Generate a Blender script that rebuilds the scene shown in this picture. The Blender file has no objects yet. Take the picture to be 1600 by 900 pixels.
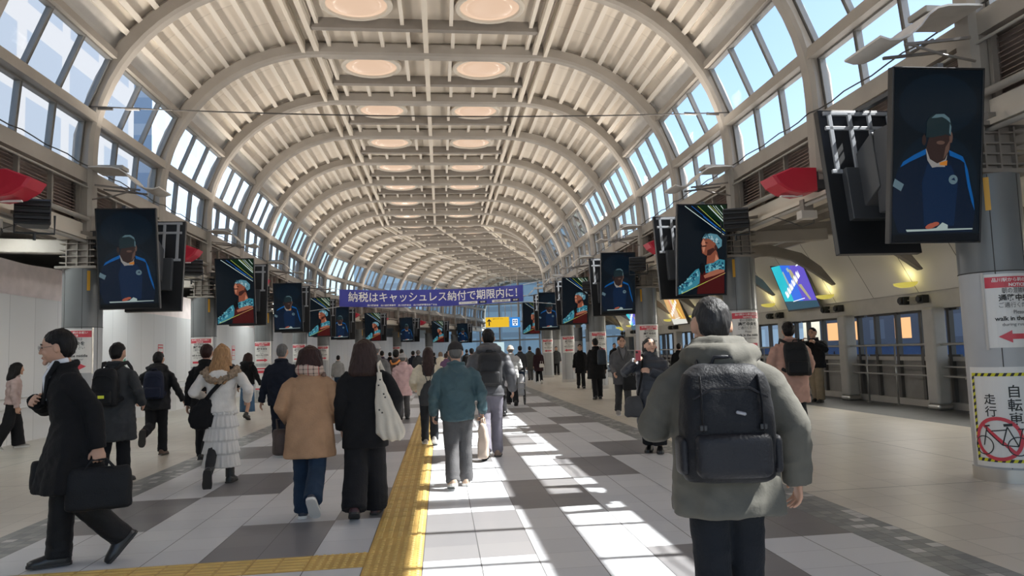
import bpy, math, random
from math import sin, cos, pi, sqrt, atan2, floor as flr, radians
from mathutils import Vector, Matrix, noise
random.seed(7)
SC = bpy.context.scene
COL = SC.collection

# ------------------------------------------------------------------ camera
CAM_H = 1.45
_p, _yw, _ro, _F = 0.0855, 0.097, -0.0328, 1162.28
_f = Vector((sin(_yw)*cos(_p), cos(_yw)*cos(_p), sin(_p)))
_r = Vector((cos(_yw), -sin(_yw), 0))
_u = _r.cross(_f)
_r2 = cos(_ro)*_r + sin(_ro)*_u
_u2 = -sin(_ro)*_r + cos(_ro)*_u
cd = bpy.data.cameras.new('camera'); cam = bpy.data.objects.new('camera', cd); COL.objects.link(cam)
cd.sensor_width = 36.0; cd.lens = _F*36.0/1600.0; cd.clip_start = .05; cd.clip_end = 2000
M = Matrix.Identity(4)
for i in range(3):
    M[i][0] = _r2[i]; M[i][1] = _u2[i]; M[i][2] = -_f[i]
M[2][3] = CAM_H
cam.matrix_world = M
SC.camera = cam

# ------------------------------------------------------------------ sky, sun, exposure
w = bpy.data.worlds.new('World'); SC.world = w; w.use_nodes = True
nt = w.node_tree
bg = nt.nodes['Background']
sky = nt.nodes.new('ShaderNodeTexSky'); sky.sky_type = 'NISHITA'; sky.sun_disc = False
sky.sun_elevation = radians(50); sky.sun_rotation = radians(92); sky.air_density = 1.0; sky.dust_density = 1.5
nt.links.new(sky.outputs[0], bg.inputs[0]); bg.inputs[1].default_value = 0.25
sl = bpy.data.lights.new('sun', 'SUN'); sl.energy = 14.0; sl.angle = radians(.53); sl.color = (1, .95, .88)
so = bpy.data.objects.new('sun', sl); COL.objects.link(so)
so.rotation_mode = 'QUATERNION'
so.rotation_quaternion = Vector((-1, .035, -1.195)).to_track_quat('-Z', 'Y')
so.location = (60, 0, 80)
SC.view_settings.view_transform = 'Standard'
SC.view_settings.look = 'None'
SC.view_settings.gamma = 1.0
SC.view_settings.exposure = 0.36
SC.cycles.use_denoising = True
SC.cycles.max_bounces = 8
SC.cycles.diffuse_bounces = 5
SC.cycles.glossy_bounces = 3
SC.cycles.transparent_max_bounces = 24
SC.cycles.sample_clamp_indirect = 8.0

# ------------------------------------------------------------------ materials
MATS = {}
def node_mat(name):
    m = bpy.data.materials.new(name); m.use_nodes = True
    n = m.node_tree.nodes; l = m.node_tree.links
    return m, n, l, n['Principled BSDF']

def mat(name, col, rough=.6, metal=0., bump=0., bscale=60., var=0., vscale=4., spec=.5, stretch=(1, 1, 1), sheen=0.):
    """principled material with procedural colour variation and bump"""
    if name in MATS: return MATS[name]
    m, n, l, b = node_mat(name)
    b.inputs['Roughness'].default_value = rough
    b.inputs['Metallic'].default_value = metal
    b.inputs['Specular IOR Level'].default_value = spec
    if sheen: b.inputs['Sheen Weight'].default_value = sheen
    c = (*col, 1)
    tc = n.new('ShaderNodeTexCoord'); mp = n.new('ShaderNodeMapping'); mp.inputs['Scale'].default_value = stretch
    l.new(tc.outputs['Object'], mp.inputs[0])
    if var:
        t = n.new('ShaderNodeTexNoise'); t.inputs['Scale'].default_value = vscale; t.inputs['Detail'].default_value = 5
        l.new(mp.outputs[0], t.inputs['Vector'])
        r = n.new('ShaderNodeValToRGB')
        r.color_ramp.elements[0].position = .3; r.color_ramp.elements[1].position = .7
        r.color_ramp.elements[0].color = (*[max(0, x*(1-var)) for x in col], 1)
        r.color_ramp.elements[1].color = (*[min(1, x*(1+var)) for x in col], 1)
        l.new(t.outputs[0], r.inputs[0]); l.new(r.outputs[0], b.inputs['Base Color'])
    else:
        b.inputs['Base Color'].default_value = c
    if bump:
        t2 = n.new('ShaderNodeTexNoise'); t2.inputs['Scale'].default_value = bscale; t2.inputs['Detail'].default_value = 4
        l.new(mp.outputs[0], t2.inputs['Vector'])
        bp = n.new('ShaderNodeBump'); bp.inputs['Strength'].default_value = bump; bp.inputs['Distance'].default_value = .01
        l.new(t2.outputs[0], bp.inputs['Height']); l.new(bp.outputs[0], b.inputs['Normal'])
    MATS[name] = m
    return m

def emat(name, col, strength=1.0):
    if name in MATS: return MATS[name]
    m, n, l, b = node_mat(name)
    b.inputs['Base Color'].default_value = (0, 0, 0, 1); b.inputs['Roughness'].default_value = .25
    b.inputs['Specular IOR Level'].default_value = .3
    b.inputs['Emission Color'].default_value = (*col, 1); b.inputs['Emission Strength'].default_value = strength
    MATS[name] = m
    return m

def glass_mat(name, tint=(1, 1, 1), gloss=.12, rough=.02):
    if name in MATS: return MATS[name]
    m = bpy.data.materials.new(name); m.use_nodes = True
    n = m.node_tree.nodes; l = m.node_tree.links; n.clear()
    o = n.new('ShaderNodeOutputMaterial'); t = n.new('ShaderNodeBsdfTransparent'); g = n.new('ShaderNodeBsdfGlossy')
    t.inputs[0].default_value = (*tint, 1); g.inputs['Roughness'].default_value = rough
    mx = n.new('ShaderNodeMixShader'); lw = n.new('ShaderNodeLayerWeight'); lw.inputs[0].default_value = gloss
    l.new(lw.outputs['Fresnel'], mx.inputs[0]); l.new(t.outputs[0], mx.inputs[1]); l.new(g.outputs[0], mx.inputs[2])
    l.new(mx.outputs[0], o.inputs[0]); MATS[name] = m
    return m

class NG:
    """tiny maths-node helper"""
    def __init__(s, m): s.n = m.node_tree.nodes; s.l = m.node_tree.links
    def m(s, op, a, b=None, c=None):
        x = s.n.new('ShaderNodeMath'); x.operation = op
        for i, v in enumerate((a, b, c)):
            if v is None: continue
            if isinstance(v, (int, float)): x.inputs[i].default_value = v
            else: s.l.new(v, x.inputs[i])
        return x.outputs[0]
    def mix(s, f, a, b):
        x = s.n.new('ShaderNodeMix'); x.data_type = 'RGBA'
        if isinstance(f, (int, float)): x.inputs[0].default_value = f
        else: s.l.new(f, x.inputs[0])
        for i, v in ((6, a), (7, b)):
            if isinstance(v, tuple): x.inputs[i].default_value = (*v, 1)
            else: s.l.new(v, x.inputs[i])
        return x.outputs[2]
    def uv(s):
        t = s.n.new('ShaderNodeTexCoord'); sp = s.n.new('ShaderNodeSeparateXYZ'); s.l.new(t.outputs['UV'], sp.inputs[0])
        return sp.outputs[0], sp.outputs[1], t.outputs['UV']
    def noise(s, vec, scale, detail=3):
        t = s.n.new('ShaderNodeTexNoise'); t.inputs['Scale'].default_value = scale; t.inputs['Detail'].default_value = detail
        if vec is not None: s.l.new(vec, t.inputs['Vector'])
        return t.outputs[0]
    def white(s, a, b):
        c = s.n.new('ShaderNodeCombineXYZ'); s.l.new(a, c.inputs[0])
        if isinstance(b, (int, float)): c.inputs[1].default_value = b
        else: s.l.new(b, c.inputs[1])
        t = s.n.new('ShaderNodeTexWhiteNoise'); t.noise_dimensions = '2D'; s.l.new(c.outputs[0], t.inputs['Vector'])
        return t.outputs['Value']

# ------------------------------------------------------------------ mesh helpers
class MB:
    def __init__(s): s.v = []; s.f = []; s.mi = []; s.uv = None
    def add(s, vs, fs, mi=0):
        o = len(s.v); s.v += [tuple(v) for v in vs]
        s.f += [tuple(i+o for i in f) for f in fs]; s.mi += [mi]*len(fs)
        return s
    def box(s, c, d, rot=None, mi=0):
        x, y, z = d[0]/2, d[1]/2, d[2]/2
        vs = [Vector(q) for q in ((-x,-y,-z),(x,-y,-z),(x,y,-z),(-x,y,-z),(-x,-y,z),(x,-y,z),(x,y,z),(-x,y,z))]
        if rot is not None: vs = [rot @ q for q in vs]
        return s.add([q+Vector(c) for q in vs], [(0,3,2,1),(4,5,6,7),(0,1,5,4),(1,2,6,5),(2,3,7,6),(3,0,4,7)], mi)
    def hexa(s, p, mi=0):   # 8 points bottom ring then top ring
        return s.add(p, [(0,3,2,1),(4,5,6,7),(0,1,5,4),(1,2,6,5),(2,3,7,6),(3,0,4,7)], mi)
    def beam(s, a, b, w, h, up=(0,0,1), mi=0):
        a = Vector(a); b = Vector(b); t = (b-a).normalized(); up = Vector(up)
        if abs(t.dot(up)) > .99: up = Vector((0,1,0))
        r = t.cross(up).normalized()*(w/2); q = r.cross(t).normalized()*(h/2)
        return s.hexa([a-r-q, a+r-q, b+r-q, b-r-q, a-r+q, a+r+q, b+r+q, b-r+q], mi)
    def loft(s, rings, cap=True, mi=0, closed=True):
        n = len(rings[0]); vs = [q for r in rings for q in r]; fs = []
        for i in range(len(rings)-1):
            for j in range(n if closed else n-1):
                k = (j+1) % n
                fs.append((i*n+j, i*n+k, (i+1)*n+k, (i+1)*n+j))
        if cap and closed:
            fs.append(tuple(range(n-1, -1, -1))); fs.append(tuple((len(rings)-1)*n+j for j in range(n)))
        return s.add(vs, fs, mi)
    def tube(s, pts, r, n=8, mi=0, cap=True, flat=None, up=None):
        """tube along points; r scalar, list of radii; flat scales the second axis"""
        P = [Vector(p) for p in pts]; R = r if isinstance(r, (list, tuple)) else [r]*len(P)
        rings = []; side = None
        for i, p in enumerate(P):
            t = (P[min(i+1, len(P)-1)]-P[max(i-1, 0)])
            if t.length < 1e-9: t = Vector((0,0,1))
            t.normalize()
            if side is None:
                u0 = Vector(up) if up is not None else (Vector((0,0,1)) if abs(t.z) < .9 else Vector((0,1,0)))
                side = t.cross(u0).normalized()
            else:
                side = (side - t*side.dot(t)); side.normalize()
            q = t.cross(side); rr = R[i]; rx, ry = rr if isinstance(rr, tuple) else (rr, rr*(flat or 1))
            rings.append([p + side*(rx*cos(2*pi*j/n)) + q*(ry*sin(2*pi*j/n)) for j in range(n)])
        return s.loft(rings, cap, mi)
    def rtube(s, pts, r, n=12, mi=0, up=None):
        """tube with rounded ends"""
        P = [Vector(p) for p in pts]; R = [q if isinstance(q, tuple) else (q, q) for q in (r if isinstance(r, list) else [r]*len(P))]
        t0 = (P[1]-P[0]).normalized(); t1 = (P[-1]-P[-2]).normalized()
        a = []; ra = []
        for c in (0, .35, .7):
            k = sqrt(max(0, 1-(1-c)**2)); m_ = min(R[0]); a.append(P[0]-t0*m_*(1-c)*.9); ra.append((max(R[0][0]*k, .001), max(R[0][1]*k, .001)))
        b = []; rb = []
        for c in (.7, .35, 0):
            k = sqrt(max(0, 1-(1-c)**2)); m_ = min(R[-1]); b.append(P[-1]+t1*m_*(1-c)*.9); rb.append((max(R[-1][0]*k, .001), max(R[-1][1]*k, .001)))
        return s.tube(a+P+b, ra+R+rb, n, mi, True, None, up)
    def ell(s, c, r, rot=None, nu=16, nv=10, mi=0, fn=None):
        vs = []; c = Vector(c)
        for i in range(1, nv):
            th = pi*i/nv
            for j in range(nu):
                ph = 2*pi*j/nu
                d = Vector((sin(th)*cos(ph), sin(th)*sin(ph), cos(th)))
                if fn: d = fn(d)
                vs.append(Vector((d.x*r[0], d.y*r[1], d.z*r[2])))
        top = Vector((0,0,1)); bot = Vector((0,0,-1))
        if fn: top = fn(top); bot = fn(bot)
        vs.append(Vector((top.x*r[0], top.y*r[1], top.z*r[2]))); vs.append(Vector((bot.x*r[0], bot.y*r[1], bot.z*r[2])))
        T = len(vs)-2; B = T+1; fs = []
        for i in range(nv-2):
            for j in range(nu):
                k = (j+1) % nu
                fs.append((i*nu+j, (i+1)*nu+j, (i+1)*nu+k, i*nu+k))
        for j in range(nu):
            k = (j+1) % nu
            fs.append((T, j, k)); fs.append((B, (nv-2)*nu+k, (nv-2)*nu+j))
        if rot is not None: vs = [rot @ q for q in vs]
        return s.add([q+c for q in vs], fs, mi)
    def cyl(s, a, b, r, n=20, mi=0, r2=None):
        return s.tube([a, b], [r, r2 if r2 is not None else r], n, mi)
    def quad(s, a, b, c, d, mi=0): return s.add([a, b, c, d], [(0,1,2,3)], mi)
    def xf(s, m):
        s.v = [tuple(m @ Vector(q)) for q in s.v]; return s
    def join(s, o, mi=None):
        k = len(s.v); s.v += o.v; s.f += [tuple(i+k for i in f) for f in o.f]; s.mi += ([mi]*len(o.f) if mi is not None else o.mi); return s
    def build(s, name, mats, parent=None, smooth=False, bevel=0., seg=2, angle=None):
        me = bpy.data.meshes.new(name); me.from_pydata(s.v, [], s.f)
        for m in (mats if isinstance(mats, (list, tuple)) else [mats]): me.materials.append(m)
        if any(s.mi): me.polygons.foreach_set('material_index', s.mi)
        if s.uv:
            L = me.uv_layers.new(name='UVMap'); k = 0
            for p in me.polygons:
                for li in p.loop_indices: L.data[li].uv = s.uv[me.loops[li].vertex_index]
        if smooth: me.polygons.foreach_set('use_smooth', [True]*len(me.polygons))
        me.update()
        o = bpy.data.objects.new(name, me); COL.objects.link(o)
        if parent is not None: o.parent = parent
        if bevel:
            b = o.modifiers.new('bevel', 'BEVEL'); b.width = bevel; b.segments = seg; b.limit_method = 'ANGLE'
        if smooth and angle: 
            try: me.set_sharp_from_angle(angle=radians(angle))
            except Exception: pass
        return o

def tag(o, label=None, cat=None, group=None, kind=None):
    if label: o['label'] = label
    if cat: o['category'] = cat
    if group: o['group'] = group
    if kind: o['kind'] = kind
    return o
def empty(name, label, cat, loc=(0,0,0), rz=0., group=None):
    o = bpy.data.objects.new(name, None); COL.objects.link(o); o.location = loc; o.rotation_euler = (0, 0, rz); o.empty_display_size = .1
    return tag(o, label, cat, group)
def struct(mb, name, mats, parent=None, **k):
    o = mb.build(name, mats, parent, **k)
    if parent is None: o['kind'] = 'structure'
    return o

_TXT = {}
def text_mesh(body, size=1.0, align='CENTER', bold=0.0):
    """flat letters as (verts, faces) in the XY plane, size = em height"""
    key = (body, align, bold)
    if key not in _TXT:
        c = bpy.data.curves.new('txt', 'FONT'); c.body = body; c.align_x = align; c.size = 1.0; c.resolution_u = 3; c.offset = bold
        o = bpy.data.objects.new('txt', c); COL.objects.link(o)
        dg = bpy.context.evaluated_depsgraph_get(); me = bpy.data.meshes.new_from_object(o.evaluated_get(dg))
        _TXT[key] = ([tuple(v.co) for v in me.vertices], [tuple(p.vertices) for p in me.polygons])
        bpy.data.objects.remove(o); bpy.data.curves.remove(c); bpy.data.meshes.remove(me)
    v, f = _TXT[key]
    return [(x*size, y*size, 0) for x, y, z in v], f
def fit_text(body, width, height, bold=0.0, align='CENTER'):
    """letters scaled to a given width and height, centred on the origin"""
    v, f = text_mesh(body, 1.0, align, bold)
    if not v: return v, f
    x0 = min(p[0] for p in v); x1 = max(p[0] for p in v); y0 = min(p[1] for p in v); y1 = max(p[1] for p in v)
    sx = width/(x1-x0) if width else height/(y1-y0); sy = height/(y1-y0) if height else sx
    return [((p[0]-(x0+x1)/2)*sx, (p[1]-(y0+y1)/2)*sy, 0) for p in v], f

NUM = ['nearest', 'second', 'third', 'fourth', 'fifth', 'sixth', 'seventh', 'eighth', 'ninth', 'tenth', 'eleventh', 'twelfth', 'thirteenth', 'fourteenth', 'fifteenth', 'sixteenth', 'seventeenth', 'eighteenth', 'nineteenth', 'twentieth', 'twenty-first', 'twenty-second', 'twenty-third', 'twenty-fourth', 'twenty-fifth', 'twenty-sixth', 'twenty-seventh']

# ------------------------------------------------------------------ the bending corridor: ring frames
Y0, SS, SK = 13.63, 3.2994, .0305
CX = -.17
FR = {}
for k in range(-7, 9): FR[k] = (CX, Y0+SS*k+SK*CX, radians(1.75))
FR[9] = (.40, 42.6, radians(-5.8)); FR[10] = (1.05, 45.15, radians(-6.5)); FR[11] = (1.6, 48.0, radians(-9))
for i in range(8): FR[12+i] = (2.62+1.06*i, 51.2+3.22*i, radians(-17.5))
KMIN, KMAX = -6, 19
def P(s, u, z=0.):
    k = min(max(int(flr(s)), -7), KMAX-1); t = s-k
    a = FR[k]; b = FR[k+1]
    pa = Vector((a[0]+u*cos(a[2]), a[1]+u*sin(a[2]), z)); pb = Vector((b[0]+u*cos(b[2]), b[1]+u*sin(b[2]), z))
    return pa.lerp(pb, t)
def s_of(v): return (v-Y0)/SS
def ang(s):
    k = min(max(int(flr(s)), -7), KMAX-1); return FR[k][2]*(1-(s-k))+FR[k+1][2]*(s-k)
# ================================================================== STRUCTURE
STEEL = mat('painted_steel', (.33, .30, .265), .5, var=.10, vscale=1.5, bump=.15, bscale=20)
STEEL_D = mat('grey_brown_steel', (.23, .205, .18), .55, var=.12, vscale=2)
CREAM = mat('cream_panel', (.66, .60, .515), .65, var=.05, vscale=.8)
ALU = mat('aluminium_frame', (.21, .205, .195), .4, metal=.2, var=.08)
ALU_D = mat('dark_frame', (.10, .095, .09), .5)
BROWN = mat('brown_louvre', (.47, .39, .35), .6, var=.22, vscale=3, bump=.3, bscale=15)
COLD = mat('column_grey', (.155, .165, .17), .32, var=.10, vscale=1.5)
COLL = mat('column_light_grey', (.42, .43, .44), .38, var=.05, vscale=2)
CHROME = mat('brushed_steel', (.55, .53, .5), .28, metal=.9)
BLACK = mat('black_plastic', (.012, .013, .015), .4)
DGREY = mat('dark_grey_housing', (.055, .06, .068), .42)
WHITEP = mat('white_hoarding', (.74, .75, .76), .3, var=.03, vscale=.7)
WGLASS = glass_mat('window_glass', (.84, .89, .94), .03)
RED = mat('red_gloss', (.52, .02, .045), .35)
LINE = mat('thin_dark_line', (.05, .047, .043), .7)

# ---- floor materials driven by metric UV (u across, v along)
def floor_center(name, left):
    m, n, l, b = node_mat(name); g = NG(m); u, v, uv = g.uv()
    c = .404
    if left: cu = g.m('DIVIDE', g.m('SUBTRACT', -.406, u), c)
    else: cu = g.m('DIVIDE', g.m('SUBTRACT', u, .005), c)
    ci = g.m('FLOOR', cu); fu = g.m('FRACT', cu)
    rv = g.m('DIVIDE', g.m('SUBTRACT', v, 5.418), 1.5426/4)
    fv = g.m('FRACT', rv); ri = g.m('FLOOR', rv); pr = g.m('FLOOR', g.m('DIVIDE', rv, 4))
    if left: q = g.m('ADD', g.m('ADD', pr, g.m('FLOOR', g.m('DIVIDE', g.m('ADD', ci, 1), 2))), 301)
    else: q = g.m('ADD', g.m('SUBTRACT', pr, g.m('FLOOR', g.m('DIVIDE', ci, 2))), 302)
    dark = g.m('COMPARE', g.m('MODULO', q, 3), 2, .1)
    vt = g.white(ci, ri)
    lite = g.mix(vt, (.57, .585, .61), (.63, .64, .655)); drk = g.mix(vt, (.165, .16, .165), (.205, .198, .20))
    col = g.mix(dark, lite, drk)
    eu = g.m('LESS_THAN', g.m('ABSOLUTE', g.m('SUBTRACT', fu, .5)), .491)
    ev = g.m('LESS_THAN', g.m('ABSOLUTE', g.m('SUBTRACT', fv, .5)), .494)
    col = g.mix(eu, (.07, .068, .07), col)
    col = g.mix(g.m('ADD', g.m('MULTIPLY', ev, .55), .45), (.12, .115, .115), col)
    st = g.noise(uv, .5, 3)
    col = g.mix(g.m('MULTIPLY', st, .10), col, (.34, .33, .32))
    l.new(col, b.inputs['Base Color'])
    l.new(g.m('ADD', g.m('MULTIPLY', g.noise(uv, .8, 2), .05), .33), b.inputs['Roughness'])
    b.inputs['Specular IOR Level'].default_value = .42
    return m
def floor_side(name):
    m, n, l, b = node_mat(name); g = NG(m); u, v, uv = g.uv(); c = .404
    cu = g.m('DIVIDE', g.m('ADD', g.m('ABSOLUTE', u), .17), c); rv = g.m('DIVIDE', g.m('SUBTRACT', v, 5.418), 1.5426/4)
    fu = g.m('FRACT', cu); fv = g.m('FRACT', rv)
    vt = g.white(g.m('FLOOR', cu), g.m('FLOOR', rv))
    col = g.mix(vt, (.56, .525, .465), (.61, .575, .51))
    e = g.m('MULTIPLY', g.m('LESS_THAN', g.m('ABSOLUTE', g.m('SUBTRACT', fu, .5)), .490), g.m('LESS_THAN', g.m('ABSOLUTE', g.m('SUBTRACT', fv, .5)), .490))
    col = g.mix(g.m('ADD', g.m('MULTIPLY', e, .62), .38), (.26, .245, .22), col)
    bu = g.m('FRACT', g.m('DIVIDE', cu, 8)); bv = g.m('FRACT', g.m('DIVIDE', g.m('SUBTRACT', rv, 4), 8))
    e2 = g.m('MULTIPLY', g.m('GREATER_THAN', bu, .004), g.m('GREATER_THAN', bv, .0045))
    col = g.mix(e2, (.12, .115, .105), col)
    col = g.mix(g.m('MULTIPLY', g.noise(uv, .35, 3), .10), col, (.42, .38, .33))
    l.new(col, b.inputs['Base Color'])
    l.new(g.m('ADD', g.m('MULTIPLY', g.noise(uv, .6, 2), .05), .31), b.inputs['Roughness'])
    b.inputs['Specular IOR Level'].default_value = .4
    return m
def floor_mosaic(name):
    m, n, l, b = node_mat(name); g = NG(m); u, v, uv = g.uv()
    cu = g.m('DIVIDE', g.m('SUBTRACT', g.m('ABSOLUTE', u), 3.235), .415/4); rv = g.m('DIVIDE', v, .1025)
    w = g.white(g.m('FLOOR', cu), g.m('FLOOR', rv))
    w2 = g.white(g.m('ADD', g.m('FLOOR', cu), 17), g.m('FLOOR', rv))
    col = g.mix(w, (.16, .175, .18), (.29, .30, .29))
    col = g.mix(g.m('GREATER_THAN', w2, .86), col, (.5, .5, .49))
    e = g.m('MULTIPLY', g.m('LESS_THAN', g.m('ABSOLUTE', g.m('SUBTRACT', g.m('FRACT', cu), .5)), .465), g.m('LESS_THAN', g.m('ABSOLUTE', g.m('SUBTRACT', g.m('FRACT', rv), .5)), .465))
    col = g.mix(e, (.14, .14, .14), col)
    l.new(col, b.inputs['Base Color']); b.inputs['Roughness'].default_value = .38
    return m
FM = [floor_center('tiles_left_pattern', True), floor_center('tiles_right_pattern', False), floor_mosaic('mosaic_strip'), floor_side('beige_tiles'), mat('grey_rubber_floor', (.16, .165, .17), .6, var=.1)]
fb = MB(); fb.uv = []
SL = [KMIN + i*.5 for i in range(int((KMAX-KMIN)*2)+1)]
for u0, u1, mi in ((-11.5, -3.65, 3), (-3.65, -3.234, 2), (-3.234, -.2, 0), (-.2, 3.237, 1), (3.237, 3.652, 2), (3.652, 8.62, 3), (8.62, 11.2, 4)):
    base = len(fb.v)
    for s in SL:
        for u in (u0, u1): fb.v.append(tuple(P(s, u, 0))); fb.uv.append((u, Y0+SS*s))
    for i in range(len(SL)-1):
        a = base+2*i; fb.f.append((a, a+1, a+3, a+2)); fb.mi.append(mi)
fl = struct(fb, 'floor', FM)

def sweep(mb, poly, s0, s1, mi=0, step=1.0, cap=True):
    ss = [s0]; k = flr(s0)+1
    while k < s1-1e-6: ss.append(k); k += 1
    ss.append(s1)
    mb.loft([[P(s, u, z) for u, z in poly] for s in ss], cap, mi); return mb
def rect(u0, u1, z0, z1): return [(u0, z0), (u1, z0), (u1, z1), (u0, z1)]

# ---- roof profile
A_, B_, UF, ZC = 3.4, 3.25, 2.4, 5.1
def rp(side, deg, off):
    t = radians(deg); return (side*(UF+(A_+off)*sin(t)), ZC+(B_+off)*cos(t))
# arches
for k in range(KMIN, KMAX+1):
    mb = MB(); path = []
    zl = 3.62 if k % 2 == 0 else 3.85
    for z in (zl, 4.4): path.append((-UF-A_, z, -1, 0))
    for d in range(90, -1, -6):
        u, z = rp(-1, d, 0); path.append((u, z, -sin(radians(d)), cos(radians(d))))
    for d in range(0, 91, 6):
        u, z = rp(1, d, 0); path.append((u, z, sin(radians(d)), cos(radians(d))))
    for z in (4.4, zl): path.append((UF+A_, z, 1, 0))
    hw, dp, ch = .135, .30, .05
    rings = []
    for u, z, nu, nz in path:
        f = 1.0 if z > 5.5 else 1.15
        r = []
        for a, d in ((-hw+ch, 0), (hw-ch, 0), (hw, ch), (hw, dp-ch), (hw-ch, dp), (-hw+ch, dp), (-hw, dp-ch), (-hw, ch)):
            q = P(k, u+nu*d*f, z+nz*d*f); ta = ang(k)
            r.append(q + Vector((-sin(ta), cos(ta), 0))*a*f)
        rings.append(r)
    mb.loft(rings)
    struct(mb, 'ceiling_beam', STEEL, smooth=True, angle=25)
# long purlins under the flat crown
for u in (-2.49, -.01, 2.53):
    mb = MB(); sweep(mb, rect(u-.055, u+.055, 8.40, 8.56), KMIN, KMAX); struct(mb, 'ceiling_beam', CREAM)
for sd in (-1, 1):
    mb = MB(); sweep(mb, rect(sd*2.78-.04, sd*2.78+.04, 8.36, 8.6), KMIN, KMAX); struct(mb, 'ceiling_beam', CREAM)
# ceiling skin: curved cream panels with ribs, flat crown with cross beams
def ceiling_mat():
    m, n, l, b = node_mat('ceiling_panels'); g = NG(m); u, v, uv = g.uv()
    ci = g.m('FLOOR', u); vi = g.m('FLOOR', g.m('MULTIPLY', v, 3))
    col = g.mix(g.white(ci, vi), (.60, .54, .465), (.70, .64, .56))
    e = g.m('GREATER_THAN', g.m('ABSOLUTE', g.m('SUBTRACT', g.m('FRACT', g.m('MULTIPLY', v, 3)), .5)), .484)
    col = g.mix(g.m('MULTIPLY', e, .22), col, (.2, .17, .14))
    col = g.mix(g.m('MULTIPLY', g.noise(uv, 2.2, 4), .22), col, (.45, .38, .30))
    l.new(col, b.inputs['Base Color']); b.inputs['Roughness'].default_value = .7
    return m
CEIL = [ceiling_mat(), mat('rib_cream', (.70, .645, .57), .6), STEEL_D, mat('metal_strip_panel', (.5, .48, .45), .4, var=.05), STEEL]
cb = MB(); cb.uv = []
def cadd(vs, fs, mi, uvs=None):
    o = len(cb.v); cb.v += [tuple(q) for q in vs]; cb.f += [tuple(i+o for i in f) for f in fs]; cb.mi += [mi]*len(fs)
    cb.uv += uvs if uvs else [(0, 0)]*len(vs)
RIBD = [51, 46, 40, 34, 27.5, 20.5, 13, 6]
for k in range(KMIN, KMAX):
    for sd in (-1, 1):
        degs = [60] + RIBD + [0]
        for i in range(len(degs)-1):
            d0, d1 = degs[i], degs[i+1]; vs = []; uvs = []
            for d in (d0, (d0+d1)/2, d1):
                for s in (k, k+1):
                    vs.append(P(s, *rp(sd, d, .36))); uvs.append((i+.5, s))
            cadd(vs, [(0, 1, 3, 2), (2, 3, 5, 4)], 3 if i == 0 else 0, uvs)
            if i:
                d = d0; t = radians(d); nu, nz = sd*sin(t), cos(t); tu, tz = sd*cos(t), -sin(t)
                u, z = rp(sd, d, .235); pts = []
                for s in (k+.04, k+.96):
                    for a, q in ((-.05, 0), (.05, 0), (.05, .14), (-.05, .14)):
                        pts.append(P(s, u+tu*a+nu*q, z+tz*a+nz*q))
                cadd(pts, [(0,3,2,1),(4,5,6,7),(0,1,5,4),(1,2,6,5),(2,3,7,6),(3,0,4,7)], 1)
        # outer weather skin (closes the roof)
        vs = []
        for d in range(60, -1, -15):
            for s in (k, k+1): vs.append(P(s, *rp(sd, d, .46)))
        cadd(vs, [(2*i, 2*i+1, 2*i+3, 2*i+2) for i in range(4)], 4)
    for z, mi in ((8.66, 0), (8.82, 4)):
        vs = [P(s, u, z) for s in (k, k+1) for u in (-2.42, 2.42)]
        cadd(vs, [(0, 1, 3, 2)], mi, [(7.5, k), (7.5, k+.3), (7.5, k), (7.5, k+.3)])
    # transverse crown beam and short ribs
    for s0, s1, z0, z1, mi in ((k+.60, k+.65, 8.44, 8.66, 2), (k+.10, k+.14, 8.46, 8.66, 4)):
        for ua, ub in ((-2.42, -.05), (.05, 2.46)):
            vs = [P(s, u, z) for z in (z0, z1) for s, u in ((s0, ua), (s0, ub), (s1, ub), (s1, ua))]
            cadd(vs, [(0,3,2,1),(4,5,6,7),(0,1,5,4),(1,2,6,5),(2,3,7,6),(3,0,4,7)], mi)
    for u, sa, sb in [(u, .66, .96) for u in (-2.2, -1.6, -1.0, -.4, .6, 1.2, 1.8, 2.35)] + [(u, .14, .6) for u in (-2.3, -.5, .55, 2.3)]:
        vs = [P(k+s, u+a, z) for z in (8.52, 8.66) for s, a in ((sa, -.04), (sa, .04), (sb, .04), (sb, -.04))]
        cadd(vs, [(0,3,2,1),(4,5,6,7),(0,1,5,4),(1,2,6,5),(2,3,7,6),(3,0,4,7)], 1)
struct(cb, 'ceiling', CEIL)

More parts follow.
